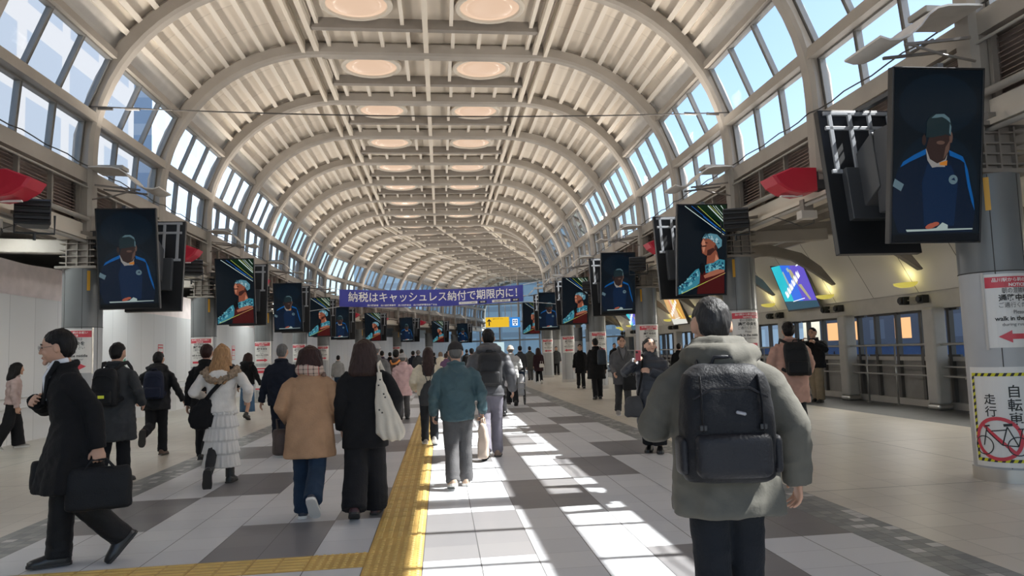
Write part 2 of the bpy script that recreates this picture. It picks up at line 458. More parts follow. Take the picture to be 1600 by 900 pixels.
# ---- clerestory windows, one unit per bay and side, two tiers of three panes
WOFF = .20
def wpt(sd, q):      # q 0..1 lower tier, 2..3 upper tier; each tier is one flat plane of glass
    a = (sd*(UF+A_+WOFF+.02), 4.87) if q <= 1 else rp(sd, 77, WOFF); b = rp(sd, 80, WOFF) if q <= 1 else rp(sd, 60, WOFF)
    t = q if q <= 1 else q-2
    return (a[0]+(b[0]-a[0])*t, a[1]+(b[1]-a[1])*t)
nwin = 0
for sd, sn in ((-1, 'left'), (1, 'right')):
    for k in range(KMIN, KMAX):
        nwin += 1
        mb = MB()
        for q0, q1 in ((0, 1), (2, 3)):
            qs = [q0+(q1-q0)*i/4 for i in range(5)]
            for m_ in (.055, .35, .65, .945):
                rings = []
                for q in qs:
                    u, z = wpt(sd, q); c = P(k+m_, u, z); ta = ang(k+m_); al = Vector((-sin(ta), cos(ta), 0)); ou = Vector((cos(ta)*sd, sin(ta)*sd, 0))
                    rings.append([c+al*.036-ou*.045, c+al*.036+ou*.045, c-al*.036+ou*.045, c-al*.036-ou*.045])
                mb.loft(rings)
                mb.loft([[p_ - (P(k+m_, wpt(sd, q)[0]*1.0, 0)-P(k+m_, 0, 0)).normalized()*.012 for p_ in
                         [rings[i][0]-(rings[i][0]-rings[i][3])*.38, rings[i][0]-(rings[i][0]-rings[i][3])*.62, rings[i][3]*.0+rings[i][0]-(rings[i][0]-rings[i][3])*.62, rings[i][0]-(rings[i][0]-rings[i][3])*.38]] for i, q in enumerate(qs)], mi=1)
            for q in (q0, q1):
                u, z = wpt(sd, q); a = P(k+.05, u, z); b = P(k+.95, u, z); mb.beam(a, b, .1, .07)
        fr = struct(mb, 'window_%d' % nwin, [ALU, ALU_D])
        gb = MB()
        for q0, q1 in ((0, 1), (2, 3)):
            qs = [q0+(q1-q0)*i/4 for i in range(5)]
            vs = []
            for q in qs:
                u, z = wpt(sd, q)
                for s in (k+.04, k+.96): vs.append(P(s, u, z))
            gb.add(vs, [(2*i, 2*i+1, 2*i+3, 2*i+2) for i in range(4)])
        gb.build('pane', WGLASS, fr)

# ---- long side bands under the windows
for sd, sn in ((-1, 'left'), (1, 'right')):
    mb = MB(); ub = UF+A_
    # rail between the tiers, top rail, sill beam, fascia beam
    u, z = rp(sd, 78.5, .13); sweep(mb, [(u-.10, z-.085), (u+.12, z-.085), (u+.12, z+.085), (u-.10, z+.085)], KMIN, KMAX, 0)
    u, z = rp(sd, 59, .2); sweep(mb, [(u-.09, z-.05), (u+.09, z-.05), (u+.09, z+.08), (u-.09, z+.08)], KMIN, KMAX, 0)
    sweep(mb, rect(sd*(ub+.22)-.16, sd*(ub+.22)+.16, 4.60, 4.84), KMIN, KMAX, 0)
    sweep(mb, rect(sd*(ub+.24)-.12, sd*(ub+.24)+.12, 3.66, 3.90), KMIN, KMAX, 1)
    sweep(mb, rect(sd*(ub+.2)-.2, sd*(ub+.2)+.2, 3.60, 3.66), KMIN, KMAX, 1)
    # louvres
    for i in range(12):
        z = 3.93+i*.055
        sweep(mb, [(sd*(ub+.20), z), (sd*(ub+.23), z+.012), (sd*(ub+.30), z+.055), (sd*(ub+.27), z+.043)], KMIN, KMAX, 2, cap=False)
    sweep(mb, rect(sd*(ub+.36)-.02, sd*(ub+.36)+.02, 3.86, 4.6), KMIN, KMAX, 2)
    for k in range(KMIN, KMAX):
        for q in (.06, .37, .66, .94):
            mb.beam(P(k+q, sd*(ub+.18), 3.86), P(k+q, sd*(ub+.18), 4.6), .07, .05, mi=3)
    struct(mb, 'wall_'+sn, [STEEL, CREAM, BROWN, STEEL_D])
    # service pipe and thin cable along the fascia
    pb = MB()
    for uu, zz, r in ((ub+.06, 3.97, .045), (ub+.05, 4.52, .018), (ub+.03, 3.56, .03)):
        pb.tube([P(KMIN+i, sd*uu, zz) for i in range(KMAX-KMIN+1)], r, 8)
    struct(pb, 'trim_%d' % (1 if sd < 0 else 2), mat('pipe_grey', (.36, .34, .31), .5), smooth=True)

# ---- columns
ncol = {-1: 0, 1: 0}
UCOL = {-1: -5.97, 1: 5.91}
POST_MATS = None
def column(k, sd):
    u = UCOL[sd]; c = P(k, u); sn = 'left' if sd < 0 else 'right'
    root = empty('column', '%s round grey column with bolted steel head on the %s side' % (NUM[ncol[sd]], sn), 'column', c, ang(k)); root['kind'] = 'structure'
    root['group'] = 'columns along the %s side' % sn
    MB().cyl((0,0,.12), (0,0,2.1), .31, 40).build('lower_cladding', COLL, root, smooth=True, angle=40)
    MB().cyl((0,0,2.1), (0,0,3.1), .312, 40).build('upper_casing', COLD, root, smooth=True, angle=40)
    MB().cyl((0,0,0), (0,0,.13), .325, 40).build('base_ring', CHROME, root, smooth=True, angle=40)
    sb = MB(); sb.tube([(cos(a)*.312, sin(a)*.312, 2.1) for a in [2*pi*i/32 for i in range(33)]], .006, 6)
    for a in (-2.2, -1.2, -.35): 
        sb.beam((cos(a)*.312, sin(a)*.312, .14), (cos(a)*.312, sin(a)*.312, 3.09), .006, .006)
    sb.build('seams', LINE, root)
    hb = MB()
    hb.box((0,0,3.12), (.66,.62,.04)); hb.box((0,0,3.36), (.40,.40,.5))
    for z in (3.2, 3.31, 3.42, 3.53): hb.box((0,0,z), (.56,.50,.018))
    for x in (-.17, 0, .17):
        for y in (-.23, .23): hb.box((x,y,3.36), (.02,.05,.46))
    hb.box((0,0,3.62), (.62,.56,.045)); hb.cyl((0,0,3.6), (0,0,3.75), .23, 20)
    hb.build('bolted_head', STEEL_D, root)
    # outward arm carrying the aisle roof
    ab = MB(); ab.beam((sd*.2, 0, 3.50), (sd*1.85, 0, 3.56), .2, .24); ab.build('side_arm', STEEL, root, bevel=.02)
    ncol[sd] += 1
    return root
COLS = {}
for sd in (-1, 1):
    for k in ([-2, 0, 2, 4, 6, 8, 10, 12, 14, 16] if sd > 0 else [-2, 0, 2, 4, 6, 8, 10, 12, 13, 14, 16]):
        if sd < 0 and k in (13,): continue
        COLS[(sd, k)] = column(k, sd)

# ---- left aisle: hoarding, tarpaulin, dark soffit
UL = -8.03
def hoard_mat():
    m, n, l, b = node_mat('hoarding_panels'); g = NG(m); u, v, uv = g.uv()
    fv = g.m('FRACT', g.m('DIVIDE', u, .9))
    col = g.mix(g.white(g.m('FLOOR', g.m('DIVIDE', u, .9)), 1), (.70, .71, .72), (.77, .775, .78))
    col = g.mix(g.m('LESS_THAN', fv, .012), col, (.42, .43, .44))
    l.new(col, b.inputs['Base Color'])
    b.inputs['Roughness'].default_value = .24
    bp = n.new('ShaderNodeBump'); bp.inputs['Strength'].default_value = .08; bp.inputs['Distance'].default_value = .05
    l.new(g.noise(uv, .8, 1), bp.inputs['Height']); l.new(bp.outputs[0], b.inputs['Normal'])
    return m
hm = hoard_mat()
hb = MB(); hb.uv = []
for s in [KMIN+i for i in range(25)]:
    for du in (0, -.06):
        for z in (0, 2.86): hb.v.append(tuple(P(s, UL+du, z))); hb.uv.append((Y0+SS*s, z))
for i in range(24):
    a = 4*i; b = a+4
    for q in ((a, b, b+1, a+1), (a+2, a+3, b+3, b+2), (a+1, b+1, b+3, a+3)): hb.f.append(q); hb.mi.append(0)
struct(hb, 'wall_hoarding', hm)
tb = MB(); rings = []
for i in range(0, 161):
    s = -4+i*.075
    rings.append([P(s, UL-.12+.05*noise.noise((s*3, j*.4, 0)), 2.80+j*.15+.03*noise.noise((s*2, j*.7, 5))) for j in range(6)])
tb.loft(rings, cap=False, closed=False)
tag(tb.build('tarpaulin', mat('pink_white_sheet', (.80, .71, .70), .7, bump=.6, bscale=3, var=.08), smooth=True), 'pale pink creased plastic sheet hung above the white hoarding', 'tarpaulin')
ab = MB(); sweep(ab, rect(-11.6, -6.15, 4.2, 4.32), KMIN, KMAX, 0)
for u in (-6.9, -7.7): sweep(ab, rect(u-.05, u+.05, 4.02, 4.2), KMIN, KMAX, 1)
for k in range(KMIN, KMAX): ab.beam(P(k, -6.2, 4.05), P(k, -8.0, 4.05), .12, .26, mi=1)
struct(ab, 'ceiling_left', [mat('dark_soffit', (.24, .225, .205), .7, var=.15), STEEL])
sweep(bb := MB(), rect(-11.6, -11.5, 0, 4.3), KMIN, KMAX); struct(bb, 'wall_outer_left', mat('grey_render', (.4, .4, .4), .8, var=.1))

# ---- right aisle: ribbed soffit, sloping cream panels, window wall
ab = MB(); sweep(ab, rect(6.18, 9.5, 4.02, 4.14), KMIN, 18.5, 0)
for u in (6.7, 7.3, 7.9, 8.5, 9.1): sweep(ab, rect(u-.05, u+.05, 3.88, 4.02), KMIN, 18.5, 1)
struct(ab, 'ceiling_right', [mat('soffit_right', (.42, .385, .34), .7, var=.12), STEEL])
def slope_mat():
    m, n, l, b = node_mat('sloping_panels'); g = NG(m); u, v, uv = g.uv()
    f = g.m('FRACT', g.m('DIVIDE', u, SS/2))
    col = g.mix(g.white(g.m('FLOOR', g.m('DIVIDE', u, SS/2)), 3), (.64, .61, .56), (.70, .67, .62))
    col = g.mix(g.m('LESS_THAN', f, .012), col, (.12, .11, .10))
    l.new(col, b.inputs['Base Color']); b.inputs['Roughness'].default_value = .55
    return m
pb = MB(); pb.uv = []
PR = [(9.30, 4.02), (9.62, 3.5), (10.02, 2.78), (10.22, 2.42), (10.36, 2.42)]
for s in [KMIN+i for i in range(25)]:
    for u, z in PR: pb.v.append(tuple(P(s, u, z))); pb.uv.append((Y0+SS*s+.4, z))
for i in range(24):
    for j in range(len(PR)-1):
        a = i*len(PR)+j; pb.f.append((a, a+1, a+1+len(PR), a+len(PR))); pb.mi.append(0)
struct(pb, 'wall_right_panel', slope_mat())
hb = MB(); sweep(hb, rect(10.28, 10.55, 2.05, 2.42), KMIN, 18.5, 0)
sweep(hb, rect(10.55, 10.62, 0.0, .97), KMIN, 18.5, 1); sweep(hb, rect(10.48, 10.66, .97, 1.06), KMIN, 18.5, 0); sweep(hb, rect(10.42, 10.56, .0, .14), KMIN, 18.5, 0)
sweep(hb, rect(10.62, 10.9, 2.42, 4.14), KMIN, 18.5, 0)
struct(hb, 'wall_right_low', [mat('header_beige', (.46, .435, .395), .55, var=.06), mat('low_wall_grey', (.25, .24, .225), .5, var=.1)])
for k in range(KMIN, 18):
    nwin += 1
    mb = MB()
    for q in (.10, .37, .63, .88): mb.beam(P(k+q, 10.52, .14), P(k+q, 10.52, 2.06), .10, .09, mi=0)
    mb.beam(P(k+.02, 10.52, 1.08), P(k+.98, 10.52, 1.08), .06, .05); mb.beam(P(k+.02, 10.52, 2.03), P(k+.98, 10.52, 2.03), .06, .05)
    fr = struct(mb, 'window_%d' % nwin, [ALU_D])
    gb = MB(); gb.quad(P(k, 10.57, 1.06), P(k+1, 10.57, 1.06), P(k+1, 10.57, 2.06), P(k, 10.57, 2.06)); gb.build('pane', WGLASS, fr)
for k in range(-2, 17):
    c = P(k+.1, 10.16)
    root = empty('pillar', '%s square grey pillar with steel foot along the right window wall' % NUM[k+2], 'pillar', c, ang(k), 'pillars along the right window wall'); root['kind'] = 'structure'
    MB().box((0,0,1.1), (.3,.34,1.95)).build('shaft', mat('pillar_beige', (.44, .42, .39), .5, var=.05), root, bevel=.05, seg=3)
    MB().box((0,0,.065), (.33,.37,.13)).build('foot', CHROME, root, bevel=.05, seg=3)
# curved brackets between column line and panels
for k in range(-3, 18):
    mb = MB(); ring = []
    pts = [(6.2, 3.56, .22), (7.2, 3.66, .24), (8.1, 3.68, .27), (8.8, 3.52, .28), (9.3, 3.2, .22), (9.72, 2.82, .04)]
    rings = []
    for u, z, h in pts:
        c = P(k, u, z); ta = ang(k); al = Vector((-sin(ta), cos(ta), 0))*.07
        n = Vector((0, 0, 1))*h/2 if u < 8.5 else (Vector((0,0,.6))+Vector((cos(ta)*.8, sin(ta)*.8, 0))).normalized()*h/2
        rings.append([c+al-n, c+al+n, c-al+n, c-al-n])
    mb.loft(rings); struct(mb, 'beam_bracket', STEEL_D, smooth=True, angle=30)

# ---- far end: glazed wall
mb = MB(); s = 18.6
for u in range(-12, 13, 2): mb.beam(P(s, u, 0), P(s, u, 9), .14, .2)
for z in (.1, 2.6, 4.4, 6.2): mb.beam(P(s, -12, z), P(s, 12, z), .14, .14)
fr = struct(mb, 'window_end', ALU)
gb = MB(); gb.quad(P(s+.02, -12, 0), P(s+.02, 12, 0), P(s+.02, 12, 9), P(s+.02, -12, 9)); gb.build('pane', glass_mat('end_glass', (.5, .6, .66), .3, .1), fr)
# ---- outside ground
gb = MB(); gb.quad((-400, -300, -7), (400, -300, -7), (400, 500, -7), (-400, 500, -7)); struct(gb, 'ground', mat('asphalt', (.22, .22, .22), .9, var=.2, vscale=.05))

ev = MB(); sweep(ev, rect(10.75, 15.5, 4.16, 4.34), KMIN, 18.5); struct(ev, 'sun_block_slab', mat('sun_block_grey', (.35, .35, .35), .7))  # unseen slab added outside to keep sun off the right aisle floor
# ================================================================== FITTINGS
def frame_at(s, u, z=0, extra=0.):
    c = P(s, u, z); return Matrix.Translation(c) @ Matrix.Rotation(ang(s)+extra, 4, 'Z')

# ---- oval lights in the crown
OVAL = emat('lamp_diffuser_peach', (1.0, .70, .50), .60)
RIM = mat('lamp_rim', (.56, .51, .44), .5)
for k in range(-2, 10):
    for sd, sn in ((-1, 'left'), (1, 'right')):
        r = empty('ceiling_light', 'round peach ceiling light in the %s row of the vault crown, %s from the entrance' % (sn, NUM[k+2]), 'ceiling light', P(k+.36, sd*1.36-.02, 8.56), ang(k), 'round lights in the vault crown')
        mb = MB(); n = 36
        prof = [(.70, .09), (.70, 0), (.66, -.03), (.60, -.02), (.58, .03), (.58, .09)]
        mb.loft([[(a*cos(2*pi*j/n)*1.05, a*sin(2*pi*j/n), z) for j in range(n)] for a, z in prof], cap=False)
        mb.build('rim', RIM, r, smooth=True, angle=40)
        db = MB(); db.loft([[(a*cos(2*pi*j/n)*1.05, a*sin(2*pi*j/n), z) for j in range(n)] for a, z in ((.59, .02), (.4, -.03), (.15, -.05))], cap=True)
        db.build('diffuser', OVAL, r, smooth=True)

# ---- portrait screens
PW, PH = .93, 1.655
def poly2(mb, pts, mi, z): mb.add([(x, z, y) for x, y in pts], [tuple(range(len(pts)))], mi)
def ell2(mb, cx, cy, rx, ry, mi, z, n=24, rot=0.):
    poly2(mb, [(cx+rx*cos(2*pi*i/n)*cos(rot)-ry*sin(2*pi*i/n)*sin(rot), cy+rx*cos(2*pi*i/n)*sin(rot)+ry*sin(2*pi*i/n)*cos(rot)) for i in range(n)], mi, z)
S_ = {}
for nm, c, e in (('bg', (.003, .007, .012), 1), ('bg2', (.004, .011, .020), 1), ('hair', (.012, .026, .032), 1), ('hairlite', (.10, .17, .20), 1), ('face', (.035, .020, .018), 1), ('facelite', (.12, .07, .055), 1), ('collar', (.30, .29, .28), 1), ('bow', (.55, .20, .03), 1),
               ('navy', (.003, .010, .027), 1), ('navy2', (.004, .018, .055), 1), ('rim', (.004, .10, .34), 1), ('badge', (.12, .19, .23), 1), ('paper', (.42, .52, .50), 1), ('hand', (.40, .10, .06), 1), ('black', (.002, .003, .004), 1),
               ('skin', (.30, .09, .05), 1), ('skinlite', (.62, .26, .16), 1), ('skindark', (.06, .018, .014), 1), ('scarf', (.12, .30, .38), 1), ('scarf2', (.03, .09, .13), 1), ('scarf3', (.45, .62, .66), 1), ('shirt', (.05, .27, .36), 1), ('shirt2', (.01, .06, .12), 1), ('shirt3', (.22, .55, .62), 1),
               ('wood', (.07, .006, .006), 1), ('arm', (.42, .15, .09), 1), ('ray', (.75, .9, .85), 1), ('rayb', (.02, .15, .55), 1), ('rayy', (.55, .62, .12), 1), ('green', (.006, .025, .010), 1), ('bowl', (.7, .75, .15), 1)):
    S_[nm] = emat('screen_'+nm, c, e*.5)
SN = list(S_); SI = {n: i for i, n in enumerate(SN)}; SMATS = [S_[n] for n in SN]
def pic_a():
    """man in a blue sweater looking down at a sheet of paper"""
    mb = MB(); z = [0.]
    def T(x, y): return ((x-262)/425*PW, (435-y)/790*PH)
    def pg(m, *pts): z[0] -= .0003; poly2(mb, [T(*p) for p in pts], SI[m], z[0])
    def el(m, x, y, rx, ry, rot=0.): z[0] -= .0003; ell2(mb, *T(x, y), rx/425*PW, ry/790*PH, SI[m], z[0], 28, rot)
    pg('bg', (50, 40), (474, 40), (474, 830), (50, 830)); el('bg2', 262, 200, 190, 140); el('bg2', 262, 560, 200, 230)
    pg('navy', (208, 402), (150, 432), (98, 465), (66, 520), (52, 600), (50, 700), (80, 790), (440, 790), (452, 700), (440, 610), (412, 500), (386, 440), (318, 408))
    pg('navy2', (215, 470), (190, 560), (205, 760), (350, 760), (365, 560), (330, 480))
    pg('rim', (208, 402), (150, 430), (98, 462), (84, 488), (130, 462), (206, 428)); pg('rim', (318, 408), (386, 438), (400, 470), (372, 452), (322, 434))
    pg('rim', (392, 450), (412, 500), (424, 560), (444, 640), (450, 690), (434, 650), (414, 580), (400, 510))
    pg('collar', (205, 402), (214, 455), (235, 486), (300, 486), (314, 408), (290, 400))
    pg('face', (222, 340), (206, 400), (226, 450), (262, 470), (300, 452), (324, 395), (322, 320))
    el('face', 196, 362, 10, 24); el('facelite', 326, 350, 8, 26); el('facelite', 276, 374, 20, 9); pg('facelite', (300, 395), (322, 360), (318, 410), (290, 452))
    el('hair', 266, 292, 60, 52); pg('hair', (208, 290), (204, 350), (240, 350), (300, 335), (324, 345), (326, 290))
    pg('hairlite', (228, 262), (250, 244), (290, 242), (316, 262), (322, 284), (300, 266), (280, 256), (252, 260))
    pg('hairlite', (318, 285), (326, 300), (324, 340), (316, 330))
    pg('bow', (272, 466), (310, 456), (308, 480), (274, 478)); pg('collar', (232, 478), (270, 468), (272, 484), (236, 490))
    el('badge', 340, 545, 22, 22); pg('navy2', (330, 545), (345, 535), (350, 550)); pg('badge', (58, 540), (102, 566), (88, 598), (48, 574))
    pg('paper', (115, 776), (440, 772), (440, 778), (120, 786)); pg('paper', (262, 770), (292, 744), (318, 756), (318, 776), (180, 780)); el('hand', 236, 760, 28, 12, .3); el('hand', 256, 752, 20, 10, .2)
    pg('black', (50, 800), (474, 796), (474, 830), (50, 830))
    return mb
def pic_b():
    """boy with a patterned headscarf looking up, stage rays above"""
    mb = MB(); z = [0.]
    def T(x, y): return ((x-842)/395*PW, (437-y)/703*PH)
    def pg(m, *pts): z[0] -= .0003; poly2(mb, [T(*p) for p in pts], SI[m], z[0])
    def el(m, x, y, rx, ry, rot=0.): z[0] -= .0003; ell2(mb, *T(x, y), rx/395*PW, ry/703*PH, SI[m], z[0], 28, rot)
    def ln(m, a, b, w): 
        d = Vector((b[0]-a[0], b[1]-a[1])).normalized(); n = Vector((-d.y, d.x))*w/2
        pg(m, (a[0]+n.x, a[1]+n.y), (b[0]+n.x, b[1]+n.y), (b[0]-n.x, b[1]-n.y), (a[0]-n.x, a[1]-n.y))
    pg('bg', (645, 86), (1039, 86), (1039, 789), (645, 789)); pg('green', (780, 86), (1039, 86), (1039, 260))
    for m, a, b, w_ in (('ray', (700, 92), (1030, 328), 5), ('rayb', (755, 92), (1030, 310), 4), ('rayy', (805, 94), (1030, 292), 4), ('ray', (888, 90), (1033, 232), 8), ('rayy', (905, 90), (1033, 205), 3), ('ray', (950, 92), (1033, 188), 4), ('ray', (994, 90), (1033, 142), 5), ('rayb', (850, 175), (960, 262), 5), ('ray', (930, 90), (1033, 216), 3)): ln(m, a, b, w_)
    pg('wood', (820, 620), (870, 600), (1024, 590), (1026, 784), (800, 784))
    pg('shirt', (866, 560), (930, 530), (985, 512), (1028, 520), (1028, 600), (870, 620)); pg('shirt', (815, 582), (826, 620), (820, 700), (780, 735), (720, 765), (648, 786), (648, 740), (700, 690), (750, 630), (790, 592))
    rd = random.Random(3)
    for i in range(34):
        x, y = rd.uniform(870, 1020), rd.uniform(535, 600); el(rd.choice(['shirt2', 'shirt3', 'shirt2']), x, y, rd.uniform(5, 14), rd.uniform(4, 9), rd.uniform(0, 3))
    for i in range(36):
        t = rd.random(); x = 800-145*t+rd.uniform(-15, 15); y = 620+130*t+rd.uniform(-28, 28); el(rd.choice(['shirt2', 'shirt3']), x, y, rd.uniform(5, 13), rd.uniform(4, 9), rd.uniform(0, 3))
    pg('black', (832, 545), (850, 540), (862, 600), (835, 640), (824, 600))
    pg('arm', (850, 640), (900, 612), (960, 592), (1022, 596), (1022, 612), (940, 640), (860, 662))
    pg('skin', (878, 480), (874, 550), (930, 540), (975, 510), (960, 455), (940, 420)); pg('skinlite', (950, 470), (975, 512), (940, 530))
    pg('skin', (848, 340), (834, 372), (828, 392), (836, 400), (832, 420), (836, 440), (838, 462), (872, 482), (920, 470), (950, 430), (960, 390), (930, 350), (890, 336))
    pg('skinlite', (846, 350), (836, 378), (842, 440), (852, 462), (862, 420), (866, 380)); el('skindark', 872, 382, 12, 5, -.2); el('skindark', 854, 408, 22, 6, .1); el('skindark', 950, 420, 12, 22)
    pg('skindark', (880, 440), (930, 420), (945, 440), (905, 480), (876, 482))
    pg('scarf', (838, 348), (858, 318), (905, 308), (960, 318), (1000, 360), (998, 410), (970, 430), (945, 385), (900, 352), (862, 344))
    for i in range(26):
        a = rd.uniform(0, 1); x = 850+a*135; y = 332+a*a*60+rd.uniform(-16, 18); el(rd.choice(['scarf2', 'scarf3', 'scarf3']), x, y, rd.uniform(4, 12), rd.uniform(3, 7), rd.uniform(0, 3))
    ln('rayy', (668, 778), (1026, 622), 5); ln('skinlite', (880, 686), (1026, 620), 4)
    return mb
def back_mb():
    mb = MB(); mb.box((0, .02, 0), (.97, .075, 1.70)); return mb
def screen_frame(mb):
    for x in (-.475, .475): mb.box((x, -.022, 0), (.02, .012, 1.70))
    for z in (-.84, .84): mb.box((0, -.022, z), (.97, .012, .02))
    return mb
PIC_ME = {}
def screen(s, u, kind, label, rear, group):
    root = empty('display_screen', label, 'screen', P(s, u, 3.22), ang(s)+(pi if rear else 0), group)
    root.rotation_euler = (radians(8.5), 0, ang(s)+(pi if rear else 0))
    screen_frame(back_mb()).build('housing', BLACK, root, bevel=.006)
    pm = (pic_a if kind == 'A' else pic_b)()
    o = pm.build('picture', SMATS, root); o.location = (0, -.0185, 0)
    b = MB()      # ribs, box and hinge on the back
    for x in (-.36, -.12, .12, .36): b.box((x, .068, .45), (.05, .03, .72))
    for z in (.10, .62, .80): b.box((0, .068, z), (.86, .03, .045))
    b.build('back_frame', mat('light_grey_metal', (.36, .38, .41), .4), root, bevel=.006)
    c = MB(); c.box((0, .10, -.18), (.62, .10, .60)); c.hexa([(-.16,.14,-.34),(.16,.14,-.34),(.12,.40,-.20),(-.12,.40,-.20),(-.16,.14,.28),(.16,.14,.28),(.12,.40,.42),(-.12,.40,.42)])
    c.build('back_box', DGREY, root, bevel=.01)
    return root
seq = {1: {-2: 'A', 0: 'B', 2: 'A', 4: 'B', 6: 'A', 8: 'B'}, -1: {-2: 'B', 0: 'A', 2: 'B', 4: 'A', 6: 'B', 8: 'A', 10: 'B', 12: 'A', 14: 'B', 16: 'A'}}
DESC = {'A': 'man in blue sweater', 'B': 'boy in patterned headscarf'}
for sd, sn in ((1, 'right'), (-1, 'left')):
    for i, k in enumerate(seq[sd]):
        uc = 5.03 if sd > 0 else -5.05
        screen(k-.47/SS, uc, seq[sd][k], 'portrait screen on the %s %s column showing a %s' % (NUM[i], sn, DESC[seq[sd][k]]), False, 'portrait screens on the %s columns' % sn)
        screen(k+.64/(P(k+1, uc)-P(k, uc)).length, uc-.06*sd, seq[sd][k], 'dark back of the rear portrait screen on the %s %s column' % (NUM[i], sn), True, 'rear screens on the %s columns' % sn)
        h = empty('screen_hanger', 'dark grey boxed arm holding the pair of screens on the %s %s column' % (NUM[i], sn), 'bracket', P(k, UCOL[sd], 0), ang(k), 'screen hangers')
        mb = MB(); mb.box((-sd*.42, 0, 3.62), (.62, .24, .30)); mb.build('arm', DGREY, h, bevel=.012)
        mb = MB(); mb.box((-sd*.88, .085, 3.25), (.30, .40, .9)); mb.build('post', DGREY, h, bevel=.012)
        mb = MB(); mb.box((-sd*.88, .085, 4.075), (.06, 1.40, .05)); mb.box((-sd*.88, .085, 3.88), (.05, .05, .38)); mb.build('top_bar', DGREY, h)

# ---- curved reflector wings with an added lamp box and uplight on each
WING = mat('wing_sheet', (.62, .585, .53), .45, var=.08, vscale=5)
for sd, sn in ((1, 'right'), (-1, 'left')):
    for i, k in enumerate([-2, 0, 2, 4, 6, 8, 10, 12, 14, 16]):
        r = empty('uplight_reflector', 'cream S-curved reflector sheet above the %s %s column' % (NUM[i], sn), 'light reflector', P(k, 0, 0), ang(k), 'reflector sheets above the columns')
        mb = MB(); prof = [(4.62, 4.47), (4.72, 4.44), (4.84, 4.45), (4.96, 4.50), (5.08, 4.60), (5.18, 4.72), (5.28, 4.79), (5.40, 4.82), (5.62, 4.83), (5.78, 4.83)]
        n = len(prof)
        rings = [[(sd*u, y, z) for u, z in prof] + [(sd*u, y, z+.022) for u, z in reversed(prof)] for y in (-.34, .30)]
        mb.loft(rings); mb.build('sheet', WING, r, smooth=True, angle=35)
        mb = MB()
        for y in (-.2, .16): mb.beam((sd*5.72, y, 4.55), (sd*4.98, y, 4.46), .03, .03)
        mb.beam((sd*5.3, -.2, 4.52), (sd*5.3, .16, 4.52), .025, .025); mb.tube([(sd*5.76, -.2, 4.3), (sd*5.4, -.2, 4.36), (sd*5.02, -.2, 4.47)], .014, 6)
        mb.build('stay', STEEL_D, r)
        MB().box((sd*5.50, 0, 4.885), (.42, .30, .07)).build('added_lamp', mat('added_lamp_case', (.3, .29, .27), .4), r, bevel=.01)  # box added as a visible source for the uplight
        al = bpy.data.lights.new('added_uplight', 'AREA'); al.shape = 'RECTANGLE'; al.size = 1.0; al.size_y = .6; al.energy = 84; al.color = (1, .92, .82)  # area light added at the wing to brighten the vault
        ao = bpy.data.objects.new('added_uplight', al); COL.objects.link(ao); ao.parent = r; ao.location = (sd*5.2, 0, 4.99)
        ao.rotation_mode = 'QUATERNION'; ao.rotation_quaternion = Vector((-sd*4.0, 0, 3.5)).to_track_quat('-Z', 'Y')

# ---- red hoods on the odd rings, black louvred loudspeakers beside the columns
for sd, sn in ((1, 'right'), (-1, 'left')):
    for i, k in enumerate([-3, -1, 1, 3, 5, 7] + ([9, 11, 13] if sd < 0 else [])):
        r = empty('warning_hood', 'red wedge-shaped hood on grey bracket between columns, %s on the %s side' % (NUM[i], sn), 'red hood', P(k, sd*5.72, 3.86), ang(k), 'red hoods between the columns')
        mb = MB(); pr = ((0, .15), (-.38, .15), (-.68, .03), (-.60, -.09), (-.44, -.19), (-.22, -.235), (0, -.20))
        mb.loft([[(sd*x*q, y, z*q) for x, z in pr] for y, q in ((-.22, .93), (-.20, 1), (.20, 1), (.22, .93))]); mb.build('hood', RED, r)
        MB().box((sd*.14, 0, -.02), (.28, .22, .27)).build('bracket_box', DGREY, r, bevel=.01)
        l_ = MB(); l_.box((-sd*.3, 0, -.235), (.34, .05, .02)); l_.build('lamp_slot', mat('white_acrylic', (.8, .8, .78), .4), r)
for sd, sn in ((1, 'right'), (-1, 'left')):
    for i, k in enumerate((0, 2, 4)):
        r = empty('loudspeaker', 'black louvred box loudspeaker on the fascia beside the %s %s column' % (NUM[i+1], sn), 'loudspeaker', P(k-(.32 if sd > 0 else .78), sd*5.46, 3.64 if sd > 0 else 3.56), ang(k)+sd*-.35, 'louvred loudspeakers')
        mb = MB(); mb.hexa([(-.22,-.28,-.16),(.22,-.28,-.16),(.15,.24,-.14),(-.15,.24,-.14),(-.22,-.28,.2),(.22,-.28,.2),(.15,.24,.12),(-.15,.24,.12)]); mb.build('cabinet', mat('speaker_black', (.022, .023, .026), .5), r, bevel=.015)
        mb = MB()
        for z in (-.1, -.01, .08, .17): mb.box((0, -.29, z), (.42, .07, .028), Matrix.Rotation(.5, 3, 'X'))
        mb.build('louvre', BLACK, r)
        mb = MB(); mb.tube([(-.24, 0, .02), (-.24, 0, -.24), (.24, 0, -.24), (.24, 0, .02)], .016, 6); mb.cyl((0, 0, -.24), (0, 0, -.34), .02, 8); mb.build('yoke', BLACK, r)
        mb = MB(); mb.beam((sd*.10, .10, .05), (sd*.62, .10+.2, .13), .05, .05); mb.build('wall_bracket', STEEL_D, r)

